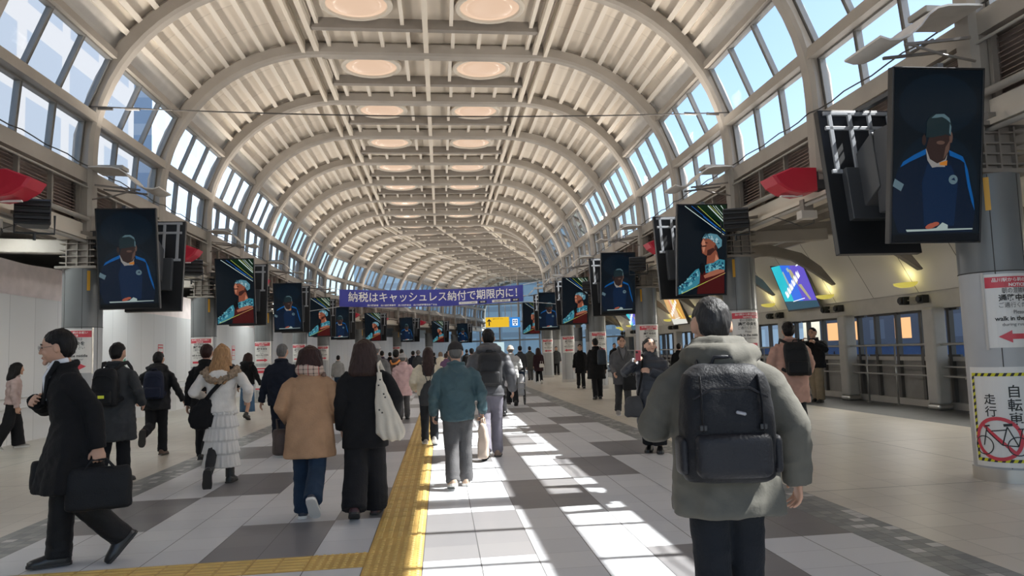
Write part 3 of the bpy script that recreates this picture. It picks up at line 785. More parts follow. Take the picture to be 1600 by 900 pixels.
# ---- notices wrapped round the columns
PAPER = mat('notice_white', (.72, .71, .69), .35, var=.02)
NRED = mat('notice_red', (.60, .05, .075), .35)
INK = mat('ink_black', (.02, .02, .02), .5)
INKG = mat('ink_grey', (.10, .10, .105), .5)
WHT = mat('ink_white', (.85, .84, .82), .4)
YEL = mat('hazard_yellow', (.66, .62, .02), .4)
def wrap(vs, r, a0, z0):
    """x across (metres, +x to the viewer's right) onto a vertical cylinder, y up"""
    return [((r+z_)*cos(a0+x/r), (r+z_)*sin(a0+x/r), z0+y) for x, y, z_ in vs]
def wrapped_sheet(mb, w_, z0, z1, r, a0, x0=0., mi=0, n=14):
    vs = []
    for i in range(n+1):
        x = x0-w_/2+w_*i/n
        for z in (z0, z1): vs.append((r*cos(a0+x/r), r*sin(a0+x/r), z))
    mb.add(vs, [(2*i, 2*i+2, 2*i+3, 2*i+1) for i in range(n)], mi)
def wrapped_text(mb, body, x, z, width, height, r, a0, mi, bold=0.):
    v, f = fit_text(body, width, height, bold)
    mb.add(wrap([(p[0]+x, p[1], 0) for p in v], r, a0, z), f, mi)
LINES = [('朝の混雑時は', 1.90, .058, .30, 3, .004), ('通路中央を', 1.827, .072, .37, 2, .03), ('ご通行ください', 1.755, .055, .37, 3, .004), ('Please', 1.683, .038, .12, 3, 0), ('walk in the middle', 1.620, .045, .46, 2, .025), ('during rush hour', 1.556, .040, .34, 3, 0)]
for sd, sn in ((1, 'right'), (-1, 'left')):
    for i, k in enumerate([-2, 0, 2, 4, 6, 8] + ([10, 12] if sd < 0 else [])):
        a0 = radians(-92 if sd > 0 else -93); R0 = .318
        r = empty('notice_poster', 'white notice with red NOTICE header and red %s arrow on the %s %s column' % ('left' if sd > 0 else 'right', NUM[i], sn), 'notice', P(k, UCOL[sd]), ang(k), 'walking direction notices on the %s columns' % sn)
        mb = MB(); W_ = .60
        wrapped_sheet(mb, W_, 1.33, 2.07, R0, a0); wrapped_sheet(mb, W_-.02, 1.93, 2.04, R0+.002, a0, mi=1)
        o = mb.build('sheet', [PAPER, NRED], r)
        for xx in (-W_/2-.012, W_/2+.012):
            mb = MB(); wrapped_sheet(mb, .026, 1.31, 2.09, R0+.006, a0, xx, n=2); mb.build('side_rail', CHROME, r)
        mb = MB(); RT = R0+.004
        wrapped_text(mb, '品川駅から朝のお願い', 0, 2.008, .46, .042, RT, a0, 0, .012); wrapped_text(mb, 'NOTICE', 0, 1.957, .17, .034, RT, a0, 0, .03)
        for t, z, h, w_, mi, bo in LINES: wrapped_text(mb, t, 0, z, w_, h, RT, a0, mi-1, bo)
        m_ = -1 if sd > 0 else 1
        vs = [(x*m_, y, 0) for x, y in ((-.2, -.026), (.1, -.026), (.1, -.055), (.2, 0), (.1, .055), (.1, .026), (-.2, .026))]
        vs2 = []; 
        for j in range(9): 
            x = -.2+.3*j/8; vs2 += [(x*m_, -.026, 0), (x*m_, .026, 0)]
        mb.add(wrap(vs2, RT, a0, 1.44), [(2*j, 2*j+2, 2*j+3, 2*j+1) for j in range(8)], 3)
        vs3 = []
        for j in range(7):
            q = j/6; vs3 += [((.09+.12*q)*m_, -.062*(1-q)-.0005, 0), ((.09+.12*q)*m_, .062*(1-q)+.0005, 0)]
        mb.add(wrap(vs3, RT, a0, 1.44), [(2*j, 2*j+2, 2*j+3, 2*j+1) for j in range(6)], 3)
        mb.build('lettering', [WHT, INK, INKG, NRED], r)
        ys = MB(); aa = radians(-128 if sd > 0 else -52); wrapped_sheet(ys, .05, 2.72, 3.06, .318, aa, n=3)
        tag(ys.build('yellow_strip', mat('amber_strip', (.72, .38, .03), .4)), 'amber vertical marker strip high on the %s %s column' % (NUM[i], sn), 'marker strip', 'amber strips on the columns').matrix_world = frame_at(k, UCOL[sd])
# bicycle sign on the nearest right column
r = empty('bicycle_sign', 'bicycle ban sign with yellow and black striped border on the right column foot', 'sign', P(-2, UCOL[1]), ang(-2))
a0 = radians(-134); R0 = .320; mb = MB()
wrapped_sheet(mb, .60, .15, 1.14, R0, a0, n=18); mb.build('sheet', PAPER, r)
mb = MB()
wrapped_sheet(mb, .03, .20, 1.08, R0+.002, a0, .262, 0, 2); wrapped_sheet(mb, .03, .20, 1.08, R0+.002, a0, -.262, 0, 2); wrapped_sheet(mb, .55, .20, .232, R0+.002, a0, 0, 0); wrapped_sheet(mb, .55, 1.048, 1.08, R0+.002, a0, 0, 0)
for i in range(13):
    z = .215+i*.066
    for xc in (.262, -.262): mb.add(wrap([(xc-.015, 0, 0), (xc+.015, .018, 0), (xc+.015, .05, 0), (xc-.015, .032, 0)], R0+.0035, a0, z), [(0, 1, 2, 3)], 1)
for i in range(8):
    x = -.24+i*.066
    for z in (.20, 1.048): mb.add(wrap([(x, 0, 0), (x+.03, 0, 0), (x+.048, .032, 0), (x+.018, .032, 0)], R0+.0035, a0, z), [(0, 1, 2, 3)], 1)
mb.build('hazard_border', [YEL, INK], r)
mb = MB()
for t, x, z, hh in (('自', .115, .90, .125), ('転', .115, .765, .125), ('車', .115, .63, .125), ('走', -.10, .82, .105), ('行', -.10, .70, .105)): wrapped_text(mb, t, x, z, None, hh, R0+.003, a0, 0, .012)
def ringw(mb, cx, cz, rx, rz, w_, mi, n=40, rr=.004, a1=0, a2=2*pi):
    vs = []
    for i in range(n+1):
        a = a1+(a2-a1)*i/n
        for q in (-w_/2, w_/2): vs.append((cx+(rx+q)*cos(a), cz+(rz+q)*sin(a), 0))
    mb.add(wrap(vs, R0+rr, a0, 0), [(2*i, 2*i+1, 2*i+3, 2*i+2) for i in range(n)], mi)
def linew(mb, a, b, w_, mi, rr=.0045):
    A = Vector((a[0], a[1])); B = Vector((b[0], b[1])); d = (B-A).normalized(); n = Vector((-d.y, d.x))*w_/2; vs = []
    for i in range(5):
        p = A.lerp(B, i/4); vs += [(p.x+n.x, p.y+n.y, 0), (p.x-n.x, p.y-n.y, 0)]
    mb.add(wrap(vs, R0+rr, a0, 0), [(2*i, 2*i+1, 2*i+3, 2*i+2) for i in range(4)], mi)
ringw(mb, -.05, .43, .20, .20, .035, 1); linew(mb, (-.19, .57), (.09, .29), .03, 1)
ringw(mb, .115, .36, .09, .09, .010, 0, rr=.005); ringw(mb, -.19, .36, .09, .09, .010, 0, rr=.005)
for a, b in (((.115, .36), (-.02, .37)), ((-.02, .37), (.03, .55)), ((.03, .55), (.115, .36)), ((.02, .52), (-.15, .50)), ((-.02, .37), (-.155, .51)), ((-.19, .36), (-.15, .54)), ((.115, .36), (.16, .53)), ((.12, .53), (.19, .53))): linew(mb, a, b, .011, 0)
linew(mb, (0, .565), (.075, .572), .026, 0); linew(mb, (-.17, .55), (-.12, .56), .014, 0)
mb.build('lettering', [INK, NRED], r)
# second notice low on the third left column
r = empty('information_sheet', 'white information sheet with red bands below the notice on the third left column', 'information sheet', P(4, UCOL[-1]), ang(4))
mb = MB(); a0 = radians(-90); wrapped_sheet(mb, .56, .42, 1.22, .318, a0)
for z in (.44, 1.13): wrapped_sheet(mb, .56, z, z+.045, .320, a0, mi=1)
wrapped_sheet(mb, .56, 1.0, 1.09, .320, a0, mi=1); mb.build('sheet', [PAPER, NRED], r)

# ---- blue banner strung across
BLUE = mat('banner_blue', (.045, .05, .33), .55, bump=.2, bscale=2, var=.12, vscale=1.2)
r = empty('banner', 'long blue banner with white Japanese lettering strung across the concourse', 'banner', (-.25, 30.0, 0), 0)
def bpos(x, y, d=0.):     # x along -3.7..3.65, y from the lower edge 0..0.69
    t = (x+3.7)/7.35; sag = -.10*(1-(2*t-1)**2)
    return (x, .23*(t-.5)*2+.05*sin(x*2.1)+.03*sin(x*5.3+y*4)-d, 3.44+.06*t+sag+y)
mb = MB(); nx = 60
vs = [bpos(-3.7+7.35*i/nx, .68*j/6) for i in range(nx+1) for j in range(7)]
mb.add(vs, [(i*7+j, (i+1)*7+j, (i+1)*7+j+1, i*7+j+1) for i in range(nx) for j in range(6)])
bo = mb.build('cloth', BLUE, r, smooth=True)
mb = MB()
def btext(s, xc, yc, w_, h, mi=0, bold=.02, d=.012):
    v, f = fit_text(s, w_, h, bold); mb.add([bpos(p[0]+xc, p[1]+yc, d) for p in v], f, mi)
btext('納税はキャッシュレス納付で期限内に！', .02, .40, 6.75, .40, bold=.010)
btext('品川税務署　品川都税事務所　品川納税協会　品川納税貯蓄組合連合会', -1.25, .075, 2.75, .075, bold=.02)
for x0, w_ in ((1.0, .75), (2.35, .75)):
    mb.add([bpos(x0+w_*i/6, y, .012) for i in range(7) for y in (.04, .14)], [(2*i, 2*i+2, 2*i+3, 2*i+1) for i in range(6)], 0)
    btext('キャッシュレス納付' if x0 < 2 else '国税 納付', x0+w_/2, .09, .6, .06, 1, .01, .018)
    mb.add([bpos(x0+w_+.06+.30*i/3, y, .012) for i in range(4) for y in (.04, .14)], [(2*i, 2*i+2, 2*i+3, 2*i+1) for i in range(3)], 1); btext('検索', x0+w_+.21, .09, .2, .07, 0, .01, .018)
mb.build('lettering', [WHT, INK], r)
for (x, y), (x2, z2) in (((-3.7, .68), (-5.6, 4.5)), ((-3.7, 0), (-5.6, 3.2)), ((3.65, .68), (5.5, 4.55)), ((3.65, 0), (5.5, 3.3))): MB().tube([bpos(x, y), (x2, bpos(x, y)[1], z2)], .012, 6).build('rope', mat('white_rope', (.7, .7, .7), .7), r)

# ---- span wire across the vault
mb = MB()
pts = [(-6.0+11.85*i/24, 13.27+.37*i/24, 5.95-.13*(1-(2*i/24-1)**2)) for i in range(25)]
mb.tube(pts, .012, 6)
for t in (-5.75, -5.3, 4.9, 5.35): mb.tube([(t-.12, 13.3+(t+6)*.031, 5.925), (t+.12, 13.3+(t+6)*.031, 5.915)], .028, 8)
tag(mb.build('span_wire', mat('wire_dark', (.06, .055, .05), .5)), 'thin dark steel wire with turnbuckles stretched across under the vault', 'wire')
# cables draped along the window sills
for sd, sn in ((-1, 'left'), (1, 'right')):
    mb = MB()
    for k in range(-3, 8): mb.tube([P(k+i/10, sd*(UF+A_-.01), 4.9-.05*sin(pi*((i*3) % 10)/10)) for i in range(11)], .010, 5)
    tag(mb.build('sill_cable', mat('cable_black', (.03, .03, .03), .5)), 'thin looping cable clipped along the %s window sill' % sn, 'cable')

# ---- hanging direction signs
r = empty('direction_sign', 'yellow hanging sign with black up arrow above the far crowd', 'sign', (3.42, 45.1, 3.27), radians(2))
MB().box((0, 0, 0), (1.42, .12, .60)).build('panel', emat('sign_yellow', (.86, .52, .03), .75), r)
mb = MB(); mb.add([(x-.50, -.064, z) for x, z in ((-.035, -.22), (.035, -.22), (.035, .08), (.12, -.01), (.12, .08), (0, .21), (-.12, .08), (-.12, -.01), (-.035, .08))], [tuple(range(9))])
v, f = fit_text('品川インターシティ', .62, .085, .01); mb.add([(p[0]+.05, -.064, p[1]+.2) for p in v], f)
mb.build('lettering', INK, r)
mb = MB(); [mb.beam((x, 0, .3), (x, 0, 5.15), .03, .03) for x in (-.5, .5)]; mb.build('rod', STEEL_D, r)
r = empty('direction_sign', 'blue hanging sign with white building pictogram beside the yellow one', 'sign', (4.50, 45.12, 3.24), radians(2))
MB().box((0, 0, 0), (.62, .12, .60)).build('panel', emat('sign_blue', (.03, .22, .62), .9), r)
mb = MB(); mb.add([(x, -.064, z) for x, z in ((-.16, -.2), (.16, -.2), (.16, .2), (-.16, .2))], [(0, 1, 2, 3)]); mb.build('pictogram', emat('sign_white', (.8, .85, .9), .9), r)
mb = MB()
for x, z in ((-.07, .1), (.07, .1), (-.07, -.02), (.07, -.02), (0, -.13)): mb.add([(x+a, -.066, z+b) for a, b in ((-.045, -.04), (.045, -.04), (.045, .04), (-.045, .04))], [(0, 1, 2, 3)])
mb.build('pictogram_window', S_['rim'], r)
mb = MB(); [mb.beam((x, 0, .3), (x, 0, 5.18), .03, .03) for x in (-.2, .2)]; mb.build('rod', STEEL_D, r)
r = empty('lit_notice_board', 'pale lit board standing at the far end under the hanging signs', 'notice board', P(17.6, -3.6, 0), ang(17))
MB().box((0, 0, 1.9), (1.6, .12, 1.0)).build('panel', emat('board_white', (.55, .72, .75), .8), r)
mb = MB(); [mb.box((x, 0, .7), (.08, .08, 1.4)) for x in (-.7, .7)]; mb.build('leg', STEEL_D, r)

# ---- yellow tactile paving
TY = [mat('tactile_yellow', (.52, .335, .095), .6, var=.16, vscale=3), mat('tactile_bar', (.60, .415, .13), .55, var=.12, vscale=6), mat('tactile_joint', (.33, .2, .05), .8)]
def bar(mb, s, u0, u1, v0, v1, along):
    z0, z1 = .003, .009; i = .006
    p = [P(s_of(v), u, z0) for u, v in ((u0, v0), (u1, v0), (u1, v1), (u0, v1))] + [P(s_of(v), u, z1) for u, v in ((u0+i, v0+i), (u1-i, v0+i), (u1-i, v1-i), (u0+i, v1-i))]
    mb.hexa(p, 1)
def dot(mb, u, v):
    n = 8; r0, r1 = .018, .010
    vs = [P(s_of(v+r0*sin(2*pi*j/n)), u+r0*cos(2*pi*j/n), .003) for j in range(n)] + [P(s_of(v+r1*sin(2*pi*j/n)), u+r1*cos(2*pi*j/n), .009) for j in range(n)]
    mb.add(vs, [(j, (j+1) % n, n+(j+1) % n, n+j) for j in range(n)] + [tuple(range(n, 2*n))], 1)
TU0, TU1, TL = -.404, .002, .3857
def slab(mb, u0, u1, v0, v1):
    i = .002
    p = [P(s_of(v), u, z) for z in (.0005, .003) for u, v in ((u0+i, v0+i), (u1-i, v0+i), (u1-i, v1-i), (u0+i, v1-i))]; mb.hexa(p, 0)
def joint(mb, u0, u1, v0, v1): mb.hexa([P(s_of(v), u, z) for z in (-.001, .0015) for u, v in ((u0, v0), (u1, v0), (u1, v1), (u0, v1))], 2)
mb = MB(); vb = 5.385
for i in range(-12, 88):
    v0 = vb+i*TL
    if v0 > Y0+SS*8: break
    slab(mb, TU0, TU1, v0, v0+TL); joint(mb, TU0, TU1, v0, v0+TL)
    if -1 <= i <= 1:
        for a in range(7):
            for b in range(7): dot(mb, TU0+.03+a*.0578, v0+.02+b*.0575)
    else:
        for a in range(5):
            u = TU0+.026+a*.0785
            for h in (0, 1): bar(mb, 0, u, u+.040, v0+.010+h*.19, v0+.186+h*.19, True)
tag(mb.build('tactile_paving', TY), 'long yellow tactile strip running down the middle of the concourse', 'tactile paving')
mb = MB()
for i in range(18):
    u1 = TU0-i*.404; u0 = u1-.404
    slab(mb, u0, u1, vb, vb+TL); joint(mb, u0, u1, vb, vb+TL)
    if i < 1:
        for a in range(7):
            for b in range(7): dot(mb, u0+.03+a*.0578, vb+.02+b*.0575)
    else:
        for a in range(5):
            v = vb+.024+a*.075
            for h in (0, 1): bar(mb, 0, u0+.010+h*.2, u0+.195+h*.2, v, v+.038, False)
tag(mb.build('tactile_paving', TY), 'yellow tactile branch turning off to the left from the main strip', 'tactile paving')

# ---- right aisle fittings
SCY = emat('sconce_glow', (1.0, .86, .22), 1.1)
for i, k in enumerate(range(-2, 11)):
    s = k+.24
    r = empty('wall_light', 'yellow lit bowl uplight on the sloping panel, %s along the right aisle' % NUM[i], 'wall light', P(s, 9.98, 2.62), ang(k), 'bowl uplights on the sloping panels')
    mb = MB(); n = 14
    mb.loft([[(-.24*q*sin(pi*j/(n-1))-.02, .34*q*cos(pi*j/(n-1)), z) for j in range(n)] for q, z in ((1, 0), (.92, -.05), (.55, -.09), (.1, -.10))], cap=False, closed=False); mb.build('bowl', emat('sconce_bowl', (.62, .52, .10), .7), r, smooth=True)
    mb = MB(); mb.add([(-.22*sin(pi*j/(n-1))-.03, .31*cos(pi*j/(n-1)), -.015) for j in range(n)], [tuple(range(n))]); mb.build('diffuser', SCY, r)
    pl = bpy.data.lights.new('wall_light_glow', 'POINT'); pl.energy = 3; pl.color = (1, .88, .42); pl.shadow_soft_size = .12
    po = bpy.data.objects.new('wall_light_glow', pl); COL.objects.link(po); po.parent = r; po.location = (-.12, 0, .10)
    r = empty('spotlight', 'pair of black spotlights on the beige header, %s along the right aisle' % NUM[i], 'spotlight', P(s+.05, 10.24, 2.27), ang(k), 'spotlights on the window header')
    for y in (-.30, .30):
        mb = MB(); mb.box((-.06, y, 0), (.16, .17, .17)); mb.cyl((-.14, y, 0), (-.19, y, 0), .07, 14); mb.build('head', BLACK, r, bevel=.012)
    sp = bpy.data.lights.new('spot_beam', 'SPOT'); sp.energy = 190; sp.spot_size = radians(120); sp.spot_blend = 1; sp.color = (1, .95, .86); sp.shadow_soft_size = .4
    so_ = bpy.data.objects.new('spot_beam', sp); COL.objects.link(so_); so_.parent = r; so_.location = (-.28, 0, -.02); so_.rotation_euler = (0, radians(52), 0)
    mb = MB(); mb.box((.0, 0, -.01), (.08, .34, .16)); mb.beam((-.04, -.3, 0), (-.04, .3, 0), .03, .03); mb.build('mount', mat('spot_mount', (.2, .19, .17), .5), r, bevel=.01)
# advertising screens on the sloping panels
def advert(s0, label, cols, w_=1.65, h=1.30):
    r = empty('advertising_screen', label, 'advertising screen', P(s0, 9.80, 2.98), ang(s0)-pi/2)
    r.rotation_euler = (radians(20), 0, ang(s0)-pi/2)
    MB().box((0, .03, 0), (w_+.1, .06, h+.1)).build('frame', DGREY, r, bevel=.008)
    ms = [emat('ad_%d_%d' % (int(s0*10), i), c, 1.0) for i, c in enumerate(cols)]
    mb = MB(); n = 10
    for i in range(n):
        x0 = -w_/2+w_*i/n; x1 = x0+w_/n; t = i/(n-1)
        mb.add([(x0, -.004, -h/2), (x1, -.004, -h/2), (x1, -.004, h/2), (x0, -.004, h/2)], [(0, 1, 2, 3)], 0 if t < .25 else 1 if t < .65 else 2)
    zz = -.005
    def pgs(mi, *pts):
        nonlocal zz; zz -= .0005; mb.add([(x*w_, zz, y*h) for x, y in pts], [tuple(range(len(pts)))], mi)
    pgs(3, (-.5, -.5), (.5, -.5), (.5, -.36), (-.5, -.30))
    pgs(4, (-.20, .34), (-.16, .36), (-.13, .10), (-.10, -.08), (-.16, -.10), (-.19, .12)); pgs(5, (.02, .38), (.10, .36), (.18, .10), (.12, .02), (.02, .2)); pgs(4, (-.04, .40), (.03, .42), (.04, .33), (-.02, .32))
    pgs(5, (.14, .02), (.24, .02), (.36, -.32), (.30, -.33), (.2, -.12))
    for i in range(6):
        x = -.36+i*.115; y = -.24+i*.075; pgs(6, (x, y), (x+.09, y+.055), (x+.075, y+.19), (x+.05, y+.10), (x+.03, y+.17), (x-.015, y+.13))
    pgs(6, (-.22, -.33), (.18, -.29), (.18, -.275), (-.22, -.315)); pgs(6, (.30, .40), (.42, .43), (.42, .455), (.30, .425))
    mb.build('picture', ms, r)
AD1 = [(.02, .42, .50), (.03, .13, .62), (.10, .07, .45), (.02, .06, .09), (.28, .38, .35), (.33, .30, .18), (.85, .85, .9)]
AD2 = [(.55, .32, .12), (.6, .45, .3), (.5, .25, .05), (.55, .55, .5), (.6, .12, .08), (.7, .5, .1), (.85, .85, .8)]
advert(s_of(19.1), 'bright blue and purple advertising screen on the sloping right wall panel', AD1)
advert(s_of(29.6), 'orange and white advertising screen further down the right aisle', AD2)
advert(s_of(36.5), 'small blue advertising screen at the far end of the right aisle', AD1)
# railing along the window wall
RAIL = mat('rail_steel', (.46, .45, .43), .3, metal=.75)
r = empty('handrail', 'steel handrail with three bars in front of the right windows', 'handrail', (0, 0, 0))
for z, q in ((1.32, .026), (.87, .02), (.68, .02)):
    mb = MB(); mb.tube([P(-4+i*.5, 9.96+.2, z) for i in range(33)], q, 10); mb.build('rail', RAIL, r, smooth=True)
rp_n = 0
for i in range(46):
    s = -3.9+i*.34
    mb = MB(); c = P(s, 10.16); mb.cyl(c, c+Vector((0, 0, 1.30)), .02, 10); mb.cyl(c, c+Vector((0, 0, .012)), .05, 12)
    for z in (.83, .64): mb.tube([c+Vector((0, 0, z)), c+Vector((-.05, 0, z)), c+Vector((-.05, 0, z+.03))], .008, 6)
    mb.build('post', RAIL, r, smooth=True)

# ---- left hoarding fittings
r = empty('handrail', 'pale double handrail fixed along the white hoarding on the left', 'handrail', (0, 0, 0))
for z in (.88, .68):
    mb = MB(); mb.tube([P(i*.5, UL+.10, z) for i in range(16)], .018, 8); mb.build('rail', mat('rail_pale', (.6, .6, .6), .35), r, smooth=True)
mb = MB()
for i in range(16): 
    for z in (.88, .68): mb.tube([P(i*.5, UL, z-.05), P(i*.5, UL+.1, z-.05), P(i*.5, UL+.1, z)], .009, 6)
mb.build('bracket', mat('rail_pale', (.6, .6, .6), .35), r)
TG = [mat('tape_white', (.75, .77, .75), .5), mat('tape_green', (.03, .27, .16), .5)]
for v, z0, z1, lab in ((18.65, 1.55, 2.84, 'green and white striped tape on the hoarding, upper strip beside the nearest left column'), (20.5, .02, 1.86, 'green and white striped tape on the hoarding, lower strip reaching the floor')):
    s = s_of(v); mb = MB(); d = Vector((.004, 0, 0)); w_ = .07
    A = P(s, UL)+d; T = (P(s+.02, UL)-P(s, UL)).normalized()
    mb.quad(A-T*w_+Vector((0,0,z0)), A+T*w_+Vector((0,0,z0)), A+T*w_+Vector((0,0,z1)), A-T*w_+Vector((0,0,z1)))
    z = z0
    while z < z1-.16:
        B = A+d*.5; mb.quad(B-T*w_+Vector((0,0,z)), B+T*w_+Vector((0,0,z+.07)), B+T*w_+Vector((0,0,z+.16)), B-T*w_+Vector((0,0,z+.09)), 1); z += .18
    tag(mb.build('striped_tape', TG), lab, 'tape')
for v, z0, z1, hw, lab in ((23.0, 1.02, 2.0, .2, 'narrow red and white notice on the hoarding behind the man in black jacket'), (30.7, 1.5, 2.05, .22, 'small red and white notice on the hoarding near the blue skirt')):
    s = s_of(v); A = P(s, UL)+Vector((.006, 0, 0)); T = (P(s+.02, UL)-P(s, UL)).normalized(); mb = MB()
    def pq(a, b, c, d_, mi, o): mb.quad(A+T*a+Vector((o,0,c)), A+T*b+Vector((o,0,c)), A+T*b+Vector((o,0,d_)), A+T*a+Vector((o,0,d_)), mi)
    pq(-hw, hw, z0, z1, 1, 0); hh = z1-z0
    for a, b in ((.03, .28), (.32, .48), (.50, .62), (.78, .88), (.92, .97)): pq(-hw*.86, hw*.86, z0+hh*a, z0+hh*b, 0, .003)
    tag(mb.build('notice_sheet', [PAPER, NRED]), lab, 'notice')
# fluorescent battens and boxed ducts of the left aisle
FLT = emat('tube_white', (.9, 1.0, .97), 6.0)
for i, s in enumerate((-2.3, -.35, 1.7, 3.7, 5.7)):
    r = empty('fluorescent_light', 'white fluorescent batten under the left aisle soffit, %s from the entrance' % NUM[i], 'strip light', P(s, -6.95, 3.84), ang(s), 'fluorescent battens in the left aisle')
    MB().box((0, 0, .04), (.10, 1.5, .05)).build('batten', mat('batten_white', (.6, .6, .58), .4), r, bevel=.01)
    mb = MB(); mb.cyl((0, -.72, -.005), (0, .72, -.005), .016, 10); mb.build('tube', FLT, r)
    al = bpy.data.lights.new('tube_light', 'AREA'); al.shape = 'RECTANGLE'; al.size = .1; al.size_y = 1.4; al.energy = 34; al.color = (.95, 1, .97)
    ao = bpy.data.objects.new('tube_light', al); COL.objects.link(ao); ao.parent = r; ao.location = (0, 0, -.04)
for i, s in enumerate((-.55, 1.45)):
    r = empty('duct', 'grey boxed duct with angled end under the left aisle soffit, %s from the entrance' % NUM[i], 'duct', P(s, -6.9, 3.66), ang(s), 'boxed ducts in the left aisle')
    mb = MB(); mb.hexa([(-.9,-.2,-.16),(.7,-.2,-.16),(.7,.2,-.16),(-.9,.2,-.16),(-.9,-.2,.12),(.7,-.2,.12),(.7,.2,.12),(-.9,.2,.12)]); mb.build('box', mat('duct_grey', (.27, .265, .255), .5, var=.1), r, bevel=.02)
    mb = MB(); mb.box((-.95, 0, .06), (.14, .5, .5)); mb.build('flange', STEEL_D, r, bevel=.01)

# ---- buildings outside
def facade(name, base, win, wx, wz, fx, fz, lit=None):
    m, n, l, b = node_mat(name); g = NG(m)
    t = n.new('ShaderNodeTexCoord'); sp = n.new('ShaderNodeSeparateXYZ'); l.new(t.outputs['Object'], sp.inputs[0])
    hv = g.m('ADD', sp.outputs[0], sp.outputs[1])
    a = g.m('FRACT', g.m('DIVIDE', hv, wx)); c = g.m('FRACT', g.m('DIVIDE', sp.outputs[2], wz))
    k_ = g.m('MULTIPLY', g.m('LESS_THAN', a, fx), g.m('LESS_THAN', c, fz))
    rn = g.white(g.m('FLOOR', g.m('DIVIDE', hv, wx)), g.m('FLOOR', g.m('DIVIDE', sp.outputs[2], wz)))
    col = g.mix(k_, base, win); l.new(col, b.inputs['Base Color']); b.inputs['Roughness'].default_value = .35
    if lit:
        on = g.m('MULTIPLY', k_, g.m('GREATER_THAN', rn, .55)); l.new(g.mix(on, (0, 0, 0), lit), b.inputs['Emission Color']); b.inputs['Emission Strength'].default_value = 1.0
    return m
for nm, c, d, m_, lab in (
    ('office_building', (52, 42, 9), (24, 60, 32), facade('f1', (.40, .52, .66), (.30, .45, .66), 3.2, 3.6, .85, .72), 'pale blue glass office block beyond the right windows'),
    ('office_building', (31, 34, 1.5), (8, 34, 9), facade('f2', (.13, .14, .16), (.2, .22, .24), 2.6, 2.4, .6, .5, (1.0, .45, .12)), 'dark low building with orange lit windows seen beyond the right railing'),
    ('office_building', (-34, 30, 6), (26, 46, 30), facade('f3', (.20, .195, .19), (.13, .145, .165), 4.5, 3.6, .8, .6), 'pale building beyond the left clerestory windows'),
    ('office_building', (19, 104, 4), (60, 14, 24), facade('f5', (.24, .30, .34), (.32, .42, .47), 3, 3.4, .85, .8), 'blue grey glass block behind the glazed far end'),
    ('office_building', (-40, 92, 9), (30, 50, 38), facade('f4', (.36, .41, .47), (.24, .31, .40), 3, 3.4, .8, .7), 'blue grey tower beyond the far left windows')):
    o = MB().box((0, 0, 0), d).build(nm, m_); o.location = c
    b2 = MB().box((0, 0, d[2]/2+.4), (d[0]*.5, d[1]*.4, 1.6)).build('roof_plant', mat('plant_grey', (.3, .3, .32), .7), o)
    tag(o, lab, 'building', 'buildings outside')
o = MB().box((0, 0, 0), (.1, 60, 1.0)).build('fence', mat('blue_sheet', (.10, .22, .55), .5, var=.1)); o.location = (16.5, 20, .72); tag(o, 'low blue site fence outside the right windows', 'fence')
mb = MB(); [mb.box((0, -29+i*3, -.5), (.1, .1, 1.6)) for i in range(20)]; mb.box((0, 0, -4.1), (.4, 60, 6.2)).build('fence_base', mat('asphalt', (.22, .22, .22), .9), o)
mb.build('fence_post', STEEL, o)

# small junction boxes hung under the fascia beams
for sd, sn in ((1, 'right'), (-1, 'left')):
    for i, k in enumerate((-1, 1, 3, 5)):
        r = empty('junction_box', 'small pale junction box under the %s fascia beam, %s from the entrance' % (sn, NUM[i]), 'junction box', P(k+.12, sd*5.86, 3.46), ang(k), 'junction boxes under the fascia beams')
        MB().box((0, 0, -.05), (.26, .16, .13)).build('case', mat('box_pale', (.58, .55, .5), .5), r, bevel=.008)
        MB().box((0, 0, .10), (.16, .12, .18)).build('hanger', STEEL_D, r)
        mb = MB(); mb.tube([(.1, 0, -.02), (.14, .05, -.16), (.02, .2, -.2), (-.1, .5, -.04), (-.1, .9, .09)], .008, 6); mb.build('cable', BLACK, r, smooth=True)
# ================================================================== PEOPLE
def finish(mb, voxel, name, mats, parent, smooth=2, disp=None, keep=False):
    """fuse overlapping closed shells into one continuous skin, then add cloth relief"""
    me = bpy.data.meshes.new('tmp'); me.from_pydata(mb.v, [], mb.f); o = bpy.data.objects.new('tmp', me); COL.objects.link(o)
    r = o.modifiers.new('r', 'REMESH'); r.mode = 'VOXEL'; r.voxel_size = voxel
    if smooth: s = o.modifiers.new('s', 'SMOOTH'); s.factor = .6; s.iterations = smooth
    dg = bpy.context.evaluated_depsgraph_get(); out = bpy.data.meshes.new_from_object(o.evaluated_get(dg))
    bpy.data.objects.remove(o); bpy.data.meshes.remove(me); out.name = name
    if disp:
        nv = len(out.vertices); co = [0.0]*(3*nv); out.vertices.foreach_get('co', co)
        no = [v.normal.copy() for v in out.vertices]
        for i in range(nv):
            p = Vector(co[3*i:3*i+3]); d = disp(p, no[i]); p += no[i]*d
            co[3*i:3*i+3] = p
        out.vertices.foreach_set('co', co)
    out.materials.clear()
    for m in (mats if isinstance(mats, (list, tuple)) else [mats]): out.materials.append(m)
    out.polygons.foreach_set('use_smooth', [True]*len(out.polygons)); out.update()
    ob = bpy.data.objects.new(name, out); COL.objects.link(ob)
    if parent is not None: ob.parent = parent
    return ob
def cloth(name, col, rough=.88, bump=.35, bs=90, var=.14, sheen=.02, spec=.2): return mat('cloth_'+name, col, rough, bump=bump, bscale=bs, var=var, vscale=7, sheen=sheen, spec=spec)
def hairm(name, col): return mat('hair_'+name, col, .5, bump=.9, bscale=70, var=.3, vscale=45, stretch=(1, 1, .10), spec=.18)
SKIN = mat('skin', (.50, .29, .20), .5, var=.06, vscale=12, spec=.35)
